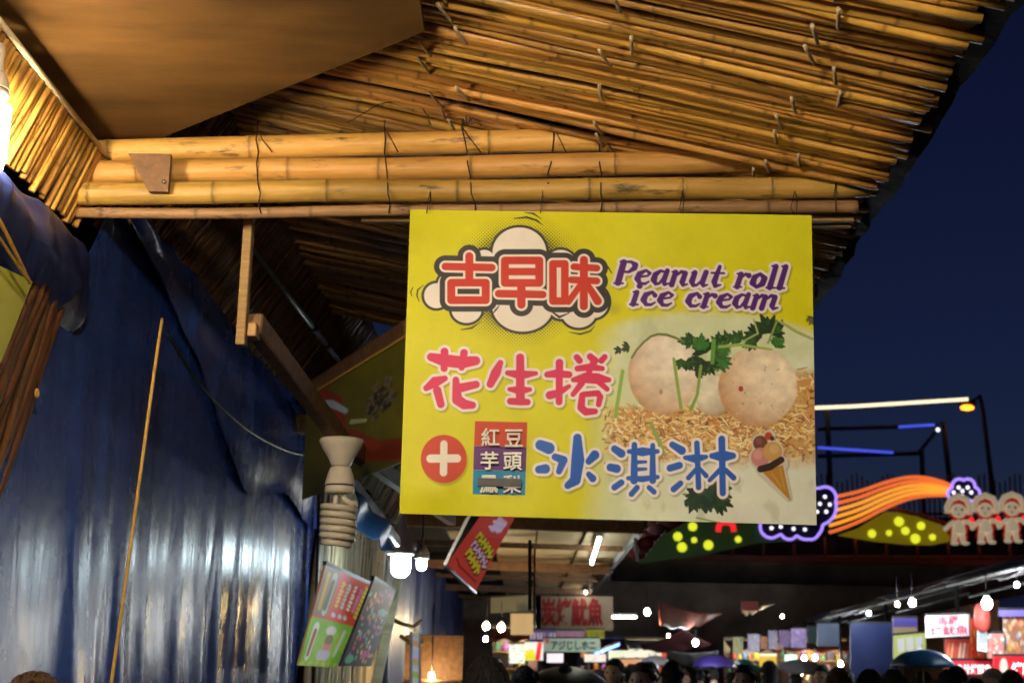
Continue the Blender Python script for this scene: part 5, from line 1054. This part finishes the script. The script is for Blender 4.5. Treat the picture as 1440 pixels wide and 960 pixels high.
for k in range(6):
    t = k / 5; pts = [(1166, 700 + 48 * t), (1180, 697 + 47 * t), (1210, 690 + 42 * t), (1245, 678 + 36 * t), (1275, 671 + 31 * t), (1300, 671 + 26 * t), (1322, 676 + 20 * t), (1337, 682 + 14 * t)]
    P = []; q = pts
    for i in range(len(q) - 1):
        for s in range(5):
            u = s / 5; p0 = q[max(i - 1, 0)]; p1 = q[i]; p2 = q[i + 1]; p3 = q[min(i + 2, len(q) - 1)]
            P.append(tuple(.5 * (2 * p1[c] + (p2[c] - p0[c]) * u + (2 * p0[c] - 5 * p1[c] + 4 * p2[c] - p3[c]) * u * u + (3 * p1[c] - p0[c] - 3 * p2[c] + p3[c]) * u ** 3) for c in (0, 1)))
    P.append(q[-1]); mb = MB(); mb.tube([pw(x, y, -.40 - .01 * k) for x, y in P], .046, 8); mb.build('light_tube', NE['orange'] if k in (0, 1, 5) else NE['amber'], rb)
hl = empty('olive_light_hill', pw(1255, 745, -.4), 'olive-yellow light panel hill with glowing yellow dots', 'light decoration')
panel([(1178, 752), (1205, 743), (1230, 728), (1246, 719), (1262, 720), (1290, 726), (1325, 738), (1340, 760), (1310, 766), (1270, 765), (1225, 760)], OLV, 'panel', hl, -.4)
for x, y, r in ((1264, 733, .13), (1295, 739, .11), (1273, 746, .11), (1226, 750, .11), (1250, 749, .08), (1287, 757, .13), (1311, 755, .09)): mb = MB(); mb.lathe([(.01, .05), (r, .045), (r * 1.04, .02), (r, 0)], 18, pw(x, y, -.42), Matrix.Rotation(R(90), 3, 'X')); mb.build('light_dot', NE['yellow'], hl)
mb = MB(); mb.tube([pw(1246, 713, -.3), pw(1290, 722, -.3), pw(1330, 735, -.3)], .05, 6); mb.build('edge_tube', M['rail_red'], hl)
hg = empty('green_light_hill', pw(1000, 760, -.4), 'dark green panel hill with yellow dots below the big sign', 'light decoration')
panel([(880, 772), (900, 745), (930, 728), (980, 722), (1060, 728), (1110, 742), (1140, 758), (1060, 764), (990, 780), (900, 792)], GRN, 'panel', hg, -.4)
for x, y, r in ((974, 740, .12), (953, 754, .12), (959, 769, .13), (996, 766, .13), (976, 759, .08), (1038, 758, .09)): mb = MB(); mb.lathe([(.01, .05), (r, .045), (r * 1.04, .02), (r, 0)], 18, pw(x, y, -.42), Matrix.Rotation(R(90), 3, 'X')); mb.build('light_dot', NE['yellow'], hg)
mb = MB(); mb.tube([pw(1010, 747, -.45), pw(1011, 738, -.45), pw(1016, 734, -.45), pw(1025, 734, -.45), pw(1031, 738, -.45), pw(1032, 747, -.45)], .075, 8); tag(mb.build('red_light_arch', NE['red']), 'small red glowing arch on the dark green hill', 'light decoration')
# three child figures hand in hand
kl = ['left of three pale light-up child figures holding hands', 'middle of three pale light-up child figures holding hands', 'right of three pale light-up child figures holding hands']
for k in range(3):
    cx = 1348 + 37.5 * k; cy = 708 - 1.5 * k; o = empty('child_figure_light', pw(cx, 766, -.7), kl[k], 'light decoration')
    kx = lambda x, y, d: pw(cx + x, cy + y, d)
    sil = bumps([(0, 8, 20), (-12, 16, 9), (0, 22, 17), (12, 14, 10)], 60)
    mb = MB(); mb.ball(kx(0, 5, -.62), .36, 20, 12, (1, .3, .92)); mb.ball(kx(0, 34, -.62), .24, 14, 8, (1.1, .3, 1.3)); mb.ball(kx(0, 47, -.62), .26, 14, 8, (1, .3, .7)); mb.build('red_backing', NE['kidred'], o)
    mb = MB(); mb.tube([kx(-15.5, 13, -.80), kx(-16, 4, -.80), kx(-11, -6, -.80), kx(0, -10.5, -.80), kx(11, -6, -.80), kx(16, 4, -.80), kx(15.5, 15, -.80)], .085, 10); mb.build('hair_ring', NE['warmwhite'], o)
    mb = MB(); mb.ball(kx(0, 10, -.78), .215, 18, 10, (1, .4, .92)); hd = mb.build('face', NE['warmwhite'], o)
    for sx, sy, r in ((-4, 7, .026), (5, 8, .03), (0, 15, .022)): mb = MB(); mb.ball(kx(sx, sy, -.875), r, 8, 6, (1, .5, 1.2)); mb.build('face_mark', M['wood_dark'], hd)
    mb = MB(); mb.tube([kx(-9, 3, -.86), kx(-4, -1, -.885), kx(3, -1, -.885), kx(9, 3, -.86)], .012, 6); mb.build('fringe', M['wood_dark'], hd)
    mb = MB(); mb.lathe([(.05, .16), (.12, .10), (.16, -.02), (.19, -.18), (.15, -.2)], 14, kx(0, 31, -.76)); mb.build('torso', NE['warmwhite'], o)
    for s in (-1, 1):
        mb = MB(); mb.tube([kx(6 * s, 26, -.77), kx(12 * s, 27 - 2 * s, -.77), kx(18 * s, 32 - 3 * s, -.77)], [.075, .065, .06], 8); mb.ball(kx(18 * s, 32 - 3 * s, -.77), .075, 8, 6); mb.build('arm', NE['warmwhite'], o)
        mb = MB(); mb.tube([kx(4 * s, 40, -.77), kx(5.5 * s, 47, -.77), kx(6.5 * s, 54, -.77)], [.10, .085, .075], 8); mb.ball(kx(7.5 * s + 2, 55.5, -.78), .08, 8, 6, (1.5, .8, .7)); mb.build('leg', NE['warmwhite'], o)
    mb = MB(); mb.ball(kx(18, 24, -.74), .10, 8, 6, (.8, .5, 1.2)); mb.build('red_lamp', NE['red'], o)
# ------------------------------------------------------------------ street lamp and steel gantry
sl_ = empty('street_lamp', W(1398, 720, 47), 'orange glowing street lamp on a dark pole at the right', 'street lamp')
mb = MB(); mb.tube([W(1402, 735, 47), W(1390, 640, 47), W(1382, 575, 47), W(1378, 556, 47)], [.09, .08, .07, .06], 10); mb.build('pole', M['metal_dark'], sl_)
mb = MB(); mb.tube([W(1378, 556, 47), W(1374, 560, 46.8), W(1366, 564, 46.6)], .05, 8); mb.build('arm', M['metal_dark'], sl_)
mb = MB(); mb.ball(W(1361, 567, 46.5), .26, 14, 8, (1.2, .8, .35)); mb.build('lamp_head', M['metal_dark'], sl_)
mb = MB(); mb.ball(W(1360, 573, 46.45), .15, 14, 8, (1.5, .9, .6)); mb.build('lamp_glass', M['sodium'], sl_)
ga = empty('steel_gantry', W(1250, 690, 46), 'dark steel frame gantry with a long top beam given a warm glow against the night sky', 'gantry')

mb = MB(); mb.tube([W(1100, 575, 46.2), W(1200, 571, 46.2), W(1361, 561, 46.2)], .055, 8); mb.build('top_beam', emit('beam_glow', (1.0, .80, .5), .8), ga)  # beam edge caught by lamplight; that light is put in as emission
for a, b, r in (((1163, 575), (1170, 735), .09), ((1296, 630), (1300, 735), .08), ((1326, 592), (1342, 735), .09), ((1150, 603), (1320, 598), .07), ((1150, 641), (1296, 637), .07), ((1318, 604), (1292, 636), .06)):
    mb = MB(); mb.tube([W(*a, 46.3), W(*b, 46.3)], r, 8); mb.build('steel_bar', M['metal_dark'], ga)
for (a, b), lb in zip((((1264, 600), (1314, 597)), ((1150, 629), (1256, 636))), ('upper short gantry bar given a blue glow', 'lower long gantry bar given a blue glow')):
    mb = MB(); mb.tube([W(*a, 46.0), W(*b, 46.0)], .045, 6); tag(mb.build('blue_glow_bar', M['blue_bar_glow']), lb, 'glowing bar')  # bars reflecting blue light, not lamps; the reflection is put in as emission
mb = MB(); mb.ball(W(1319, 604, 46), .07, 8, 6); mb.build('small_lamp', NE['white'], ga)
# ------------------------------------------------------------------ people
SKIN = mat('skin', (.55, .34, .24), .5, var=.15, scale=30, bump=.05)
def body_mesh(arm_up=False, sit=0):
    V = []; Rr = []; E = []
    def vt(p, r, par=None):
        V.append(p); Rr.append(r); i = len(V) - 1
        if par is not None: E.append((par, i))
        return i
    pel = vt((0, 0, .96), (.165, .125)); be = vt((0, .005, 1.12), (.155, .115), pel); ch = vt((0, .0, 1.30), (.175, .125), be); nk0 = vt((0, -.01, 1.43), (.095, .08), ch); nk = vt((0, .0, 1.50), (.056, .06), nk0); hd = vt((0, .015, 1.56), (.066, .075), nk)
    for s in (-1, 1):
        hp = vt((.095 * s, 0, .88), (.095, .10), pel); kn = vt((.105 * s, .015, .50), (.062, .065), hp); an = vt((.11 * s, -.02, .10), (.042, .045), kn); vt((.115 * s, .03, .045), (.045, .04), an); vt((.12 * s, .14, .035), (.042, .03), len(V) - 1)
        sh = vt((.185 * s, -.01, 1.385), (.062, .065), ch)
        if arm_up and s == 1: el = vt((.26, .10, 1.14), (.045, .047), sh); wr = vt((.20, .30, 1.26), (.031, .034), el); hn = vt((.18, .36, 1.31), (.036, .03), wr); dirn = Vector((-.1, .25, .9))
        else: el = vt((.235 * s, -.02, 1.11), (.045, .047), sh); wr = vt((.245 * s, .05, .87), (.030, .034), el); hn = vt((.245 * s, .07, .80), (.026, .038), wr); dirn = Vector((0, .08, -1)).normalized()
        b = Vector(V[hn])
        for k in range(4):
            o = Vector((0, -.03 + .02 * k, 0)); f = vt(tuple(b + o + dirn * .035), (.0095, .0095), hn); L = (.045, .055, .05, .04)[k]; g = vt(tuple(b + o + dirn * (.035 + L * .6) + Vector((-.006 * s, .0, 0))), (.009, .009), f); vt(tuple(b + o + dirn * (.035 + L) + Vector((-.018 * s, .004, 0))), (.008, .008), g)
        t = vt(tuple(b + Vector((0, .045, .015)) + dirn * .01), (.010, .010), hn); vt(tuple(b + Vector((-.006 * s, .06, .0)) + dirn * .035), (.009, .009), t)
    me = bpy.data.meshes.new('tmp'); me.from_pydata(V, E, []); o = bpy.data.objects.new('tmp', me); COL.objects.link(o)
    md = o.modifiers.new('skin', 'SKIN'); md.use_smooth_shade = True; md.branch_smoothing = .6
    for i, v in enumerate(me.skin_vertices[0].data): v.radius = Rr[i]; v.use_root = (i == 0)
    sd = o.modifiers.new('sub', 'SUBSURF'); sd.levels = 1; sd.render_levels = 1
    bpy.context.view_layer.update(); r = bpy.data.meshes.new_from_object(o.evaluated_get(bpy.context.evaluated_depsgraph_get())); bpy.data.objects.remove(o)
    verts = [v.co.copy() for v in r.vertices]; faces = [tuple(p.vertices) for p in r.polygons]; bpy.data.meshes.remove(r)
    mb = MB(); mb.add(verts, faces, True); base = len(mb.v)
    n, m = 20, 16; hv = []                                   # sculpted head: brow, nose, lips, chin, ears
    for i in range(m + 1):
        a = -math.pi / 2 + math.pi * i / m
        for k in range(n):
            q = 2 * math.pi * k / n; x = math.cos(a) * math.sin(q); y = math.cos(a) * math.cos(q); z = math.sin(a)
            px, py, pz = x * .078 * (1 - .22 * max(0, -z)), y * .098, z * .118
            if y > .5:
                py += .024 * math.exp(-(x / .16) ** 2 - ((z + .12) / .16) ** 2) + .010 * math.exp(-(x / .25) ** 2 - ((z + .75) / .18) ** 2) + .007 * math.exp(-(x / .2) ** 2 - ((z + .42) / .08) ** 2) - .008 * math.exp(-((abs(x) - .38) / .16) ** 2 - ((z - .10) / .12) ** 2)
            if abs(x) > .85 and abs(y) < .35: px += math.copysign(.014 * math.exp(-((z + .05) / .22) ** 2), x)
            hv.append((px, py + .022, pz + 1.625))
    hf = [(i * n + k, i * n + (k + 1) % n, (i + 1) * n + (k + 1) % n, (i + 1) * n + k) for i in range(m) for k in range(n)]
    mb.add(hv, [f[::-1] for f in hf], True)
    for fi, f in enumerate(mb.f):
        c = sum((Vector(mb.v[i]) for i in f), Vector()) / len(f); hand = (abs(c.x) > .2 and c.z < .88 and c.z > .6) or (arm_up and c.x > .05 and c.y > .31)
        mb.mi[fi] = 2 if f[0] >= base or c.z > 1.475 or hand else 3 if c.z < .085 else 1 if c.z < .93 else 0
    return mb.mesh('body', [SKIN, SKIN, SKIN, SKIN])
BODY = [body_mesh(False), body_mesh(True)]
def hair_mesh(style):
    mb = MB(); rnd = random.Random(style * 7 + 1); n, m = 32, 18; vs = []
    for i in range(m + 1):
        a = -.62 + (math.pi / 2 + .62) * i / m
        for k in range(n):
            q = 2 * math.pi * k / n; fr = math.cos(q)               # front
            low = a if fr < .35 else max(a, .42 + .25 * (fr - .35) - (.15 if style == 1 else 0))
            g = 1.09 + (.16 if style == 2 else 0) + (.07 * math.sin(q * 9 + a * 11) * math.sin(a * 13 + q * 5) if style == 2 else .015 * math.sin(q * 11 + a * 3))
            if style == 1 and fr < .2: low = min(low, a - .25)
            x = math.cos(low) * math.sin(q) * .080 * g; y = math.cos(low) * math.cos(q) * .100 * g; z = math.sin(low) * .120 * g
            if style == 1 and fr < .2 and i < 5: z -= .035 * (5 - i)
            vs.append((x, y + .018, z + 1.628))
    mb.add(vs, [(i * n + k, (i + 1) * n + k, (i + 1) * n + (k + 1) % n, i * n + (k + 1) % n) for i in range(m) for k in range(n)], True)
    if style == 2:                                               # curls
        for k in range(420):
            a = rnd.uniform(-.35, 1.5); q = rnd.uniform(0, 6.28)
            if math.cos(q) > .5 and a < .55: continue
            c = Vector((math.cos(a) * math.sin(q) * .098, math.cos(a) * math.cos(q) * .118 + .018, math.sin(a) * .140 + 1.628)); r = rnd.uniform(.008, .016); ph = rnd.uniform(0, 6)
            mb.tube([c + Vector((r * math.cos(t + ph), r * math.sin(t * 1.3), r * math.sin(t + ph))) for t in np.linspace(0, 5, 8)], .0028, 4)
    else:
        for k in range(110):
            a = rnd.uniform(.1, 1.45); q = rnd.uniform(1.0, 5.3); c = Vector((math.cos(a) * math.sin(q) * .087, math.cos(a) * math.cos(q) * .108 + .018, math.sin(a) * .131 + 1.628)); d = Vector((math.sin(q) * .012, math.cos(q) * .02, -.028 * math.cos(a)))
            mb.tube([c, c + d * .5 + Vector((0, 0, .004)), c + d], [.005, .0045, .001], 4)
    return mb.mesh('hair', [SKIN])
HAIR = [hair_mesh(0), hair_mesh(1), hair_mesh(2)]
mb = MB(); mb.lathe([(.002, 1.775), (.04, 1.768), (.075, 1.735), (.093, 1.68), (.096, 1.655)], 20); mb.prism([(-.07, 0), (-.06, .07), (0, .10), (.06, .07), (.07, 0)], (0, .085, 1.665), (1, 0, 0), (0, 1, 0), .008); CAP = mb.mesh('cap', [SKIN])
mb = MB(); 
for s in (-1, 1): mb.ball((.031 * s, .106, 1.637), .010, 8, 6)
EYES = mb.mesh('eyes', [mat('eye', (.05, .03, .02), .2, bump=0)])
CLO = {k: mat('cloth_' + k, c, .8, var=.2, scale=14, bump=.2) for k, c in dict(black=(.012, .012, .014), navy=(.012, .016, .045), grey=(.10, .10, .11), white=(.55, .54, .52), red=(.34, .03, .03), blue=(.03, .08, .28), brown=(.10, .055, .03), olive=(.07, .075, .04), purple=(.10, .05, .18), jeans=(.03, .05, .10), beige=(.36, .30, .22), shoe=(.02, .02, .02), hairblack=(.010, .008, .008), hairbrown=(.075, .035, .016), hairgrey=(.22, .21, .20)).items()}
def person(px, Y, top, face, coat, legs, hair, style, label, up=False, cap=None, group='people walking in the lane'):
    """top: head-top height in metres; face: turn about z, 0 = walking away"""
    p = W(px, 945, Y); o = empty('person', (0, 0, 0), label, 'person', group); k = top / 1.755
    b = bpy.data.objects.new('body', BODY[1 if up else 0]); COL.objects.link(b); b.parent = o
    for i, m in enumerate((CLO[coat], CLO[legs], SKIN, CLO['shoe'])): b.material_slots[i].link = 'OBJECT'; b.material_slots[i].material = m
    h = bpy.data.objects.new('hair', HAIR[style]); COL.objects.link(h); h.parent = o; h.material_slots[0].link = 'OBJECT'; h.material_slots[0].material = CLO[hair]
    if cap: c = bpy.data.objects.new('cap', CAP); COL.objects.link(c); c.parent = o; c.material_slots[0].link = 'OBJECT'; c.material_slots[0].material = CLO[cap]
    if abs(face) > 1.2: e = bpy.data.objects.new('eyes', EYES); COL.objects.link(e); e.parent = o
    o.location = (p.x, p.y, 0); o.rotation_euler = (0, 0, face); o.scale = (k, k, k); return o
person(50, 3.25, 1.55, .3, 'brown', 'jeans', 'hairbrown', 2, 'person with curly brown hair in front of the blue curtain', group='people near the camera')
person(685, 4.9, 1.635, .15, 'black', 'jeans', 'hairblack', 0, 'nearest person with short black hair, below the red sign', group='people near the camera')
PPL = [(795, 14, 1.62, .1, 'navy', 'jeans', 'hairblack', 0, 'person under the black umbrella', True), (752, 12.5, 1.55, 2.8, 'red', 'black', 'hairblack', 1, 'person in red left of the black umbrella'), (842, 16, 1.58, .2, 'blue', 'black', 'hairblack', 0, 'person in blue beside the black umbrella'), (866, 12.5, 1.67, 2.6, 'black', 'black', 'hairblack', 0, 'person in black beside the white-coated one, right of the black umbrella'), (853, 17, 1.60, .4, 'white', 'jeans', 'hairbrown', 1, 'person in white coat behind the one in black'), (888, 15, 1.64, -.2, 'purple', 'black', 'hairblack', 0, 'person in purple coat left of the bareheaded man'),
       (914, 14, 1.66, 2.9, 'navy', 'jeans', 'hairblack', 0, 'bareheaded person facing us below the dim awnings'), (940, 16, 1.60, 2.7, 'black', 'black', 'hairblack', 0, 'person in black cap facing us', False, 'black'), (962, 19, 1.6, 3.0, 'purple', 'jeans', 'hairbrown', 1, 'person with long brown hair in purple coat left of the purple umbrella'), (1004, 24, 1.66, .1, 'black', 'black', 'hairblack', 0, 'person under the purple umbrella', True), (1028, 21, 1.58, .3, 'grey', 'jeans', 'hairblack', 1, 'long-haired person in grey below the purple umbrella edge'), (1062, 22, 1.62, .0, 'olive', 'black', 'hairbrown', 0, 'person in olive under the green umbrella', True),
       (1083, 15, 1.70, .2, 'black', 'jeans', 'hairblack', 1, 'long-haired person in black right of the green umbrella'), (1100, 17, 1.62, -.3, 'brown', 'jeans', 'hairbrown', 0, 'person in brown left of the grey umbrella'), (1120, 20, 1.62, .1, 'black', 'black', 'hairblack', 0, 'person under the grey umbrella', True), (1157, 14, 1.66, 2.6, 'grey', 'black', 'hairblack', 0, 'short-haired person in grey right of the grey umbrella'), (1192, 15, 1.62, -.2, 'beige', 'jeans', 'hairblack', 1, 'person in beige before the blue stall wall'), (1221, 10.5, 1.645, -1.25, 'navy', 'black', 'hairblack', 0, 'person in navy turned right before the blue stall wall'),
       (1298, 13.5, 1.62, .1, 'navy', 'black', 'hairblack', 0, 'person under the teal umbrella', True), (1316, 10.8, 1.58, .3, 'beige', 'jeans', 'hairbrown', 1, 'long-haired person in beige below the teal umbrella'), (1345, 12, 1.68, 2.4, 'olive', 'jeans', 'hairblack', 0, 'person in black cap right of the teal umbrella', False, 'black'), (1372, 10, 1.595, .1, 'black', 'black', 'hairblack', 0, 'short-haired person in black before the red stall'), (1396, 10.6, 1.655, 2.6, 'grey', 'jeans', 'hairgrey', 0, 'person in pale beige cap before the red stall', False, 'beige'), (1422, 10, 1.655, -.3, 'black', 'jeans', 'hairblack', 0, 'person in black at the right edge before the red stall'),
       (1270, 12, 1.55, .2, 'purple', 'black', 'hairblack', 1, 'long-haired person in purple left of the teal umbrella'), (818, 20, 1.6, .1, 'grey', 'black', 'hairblack', 0, 'person in grey under the pale green banner'), (878, 21, 1.62, 2.9, 'beige', 'black', 'hairbrown', 0, 'person in beige facing us under the lit strips'), (902, 23, 1.62, 0, 'red', 'black', 'hairblack', 0, 'person in red far down the lane'), (985, 26, 1.62, .0, 'white', 'black', 'hairblack', 0, 'person in white far behind the purple umbrella'), (1140, 24, 1.63, 3.0, 'blue', 'black', 'hairblack', 0, 'person in blue facing us far right of the grey umbrella')]
PPL += [(738, 9.5, 1.62, .1, 'olive', 'jeans', 'hairblack', 0, 'person in olive just right of the nearest head'), (905, 9.5, 1.655, 2.6, 'grey', 'jeans', 'hairbrown', 0, 'brown-haired person in grey in the middle of the lane'), (945, 11, 1.68, -.1, 'black', 'black', 'hairblack', 1, 'long-haired person in black in the middle of the lane'), (1048, 11, 1.66, 2.6, 'blue', 'jeans', 'hairblack', 0, 'person in blue walking below the green umbrella'), (1180, 10, 1.65, .1, 'brown', 'jeans', 'hairbrown', 1, 'long brown-haired person in brown left of the one in navy'), (1258, 9.5, 1.64, .3, 'grey', 'black', 'hairblack', 0, 'person in grey at the left tip of the teal umbrella'), (1334, 9, 1.645, -.2, 'red', 'jeans', 'hairblack', 0, 'person in red right below the teal umbrella')]
for q in PPL: person(q[0], q[1], q[2] + (.03 if q[1] > 12 else 0), *q[3:])
# ------------------------------------------------------------------ umbrellas
def umbrella(px, py, Y, wpx, m, label, tilt=(0, 0), hand_z=1.25):
    c = W(px, py, Y); Rm = wpx / FPX * Y / 2; o = empty('umbrella', (c.x, c.y, c.z), label, 'umbrella', 'open umbrellas in the crowd'); H = Rm * .52; T = Matrix.Rotation(tilt[0], 3, 'Y') @ Matrix.Rotation(tilt[1], 3, 'X')
    mb = MB(); n, k8 = 48, 8; rings = 8; vs = []
    for i in range(rings + 1):
        t = i / rings; r = Rm * math.sin(t * 1.35) / math.sin(1.35)
        for k in range(n):
            a = 2 * math.pi * k / n; s = abs(math.sin(a * k8 / 2)); rr_ = r * (1 - .075 * s * t); z = -H * (1 - math.cos(t * 1.35)) / (1 - math.cos(1.35)) - .03 * Rm * t * t * (1 - s)
            vs.append(c + T @ Vector((rr_ * math.cos(a), rr_ * math.sin(a), z)))
    mb.add(vs, [(i * n + k, (i + 1) * n + k, (i + 1) * n + (k + 1) % n, i * n + (k + 1) % n) for i in range(rings) for k in range(n)], True); cn = mb.build('canopy', m, o); cn.modifiers.new('thickness', 'SOLIDIFY').thickness = .003
    for k in range(8):
        a = 2 * math.pi * k / 8; mb = MB(); mb.tube([c + T @ Vector((Rm * math.sin(t * 1.35) / math.sin(1.35) * .985 * math.cos(a), Rm * math.sin(t * 1.35) / math.sin(1.35) * .985 * math.sin(a), -H * (1 - math.cos(t * 1.35)) / (1 - math.cos(1.35)) - .03 * Rm * t * t - .006)) for t in (0.05, .3, .55, .8, 1)], .003, 4); mb.build('rib', M['metal'], o)
    e = c + T @ Vector((0, 0, -max(.3, c.z - hand_z + .1))); mb = MB(); mb.tube([c + T @ Vector((0, 0, .05)), e], .006, 6); mb.build('shaft', M['metal'], o)
    mb = MB(); mb.tube([e + T @ Vector((0, 0, .06)), e, e + Vector((.015, 0, -.04)), e + Vector((.04, 0, -.045)), e + Vector((.05, 0, -.02))], .011, 6); mb.build('handle', M['rubber'], o)
UM = {k: mat('umbrella_' + k, c, .45, var=.15, scale=5, bump=.05) for k, c in dict(black=(.012, .012, .014), purple=(.05, .03, .20), green=(.015, .13, .10), grey=(.15, .14, .15), teal=(.012, .07, .17), pale=(.40, .36, .36)).items()}
umbrella(797, 936, 14.2, 128, UM['black'], 'black umbrella low over the crowd right of the nearest head')
umbrella(1005, 920, 24.2, 62, UM['purple'], 'dark purple umbrella in the middle of the lane')
umbrella(1060, 930, 22.2, 48, UM['green'], 'tilted dark green umbrella right of the purple one', (.45, 0))
umbrella(1124, 926, 20.2, 76, UM['grey'], 'grey umbrella under the row of small hanging signs')
umbrella(1297, 912, 13.4, 92, UM['teal'], 'large teal blue umbrella below the white squid sign')
umbrella(922, 921, 25, 46, UM['pale'], 'pale grey umbrella behind the bareheaded man')
person(922, 25.2, 1.62, 0, 'grey', 'black', 'hairblack', 0, 'person under the pale grey umbrella', True)
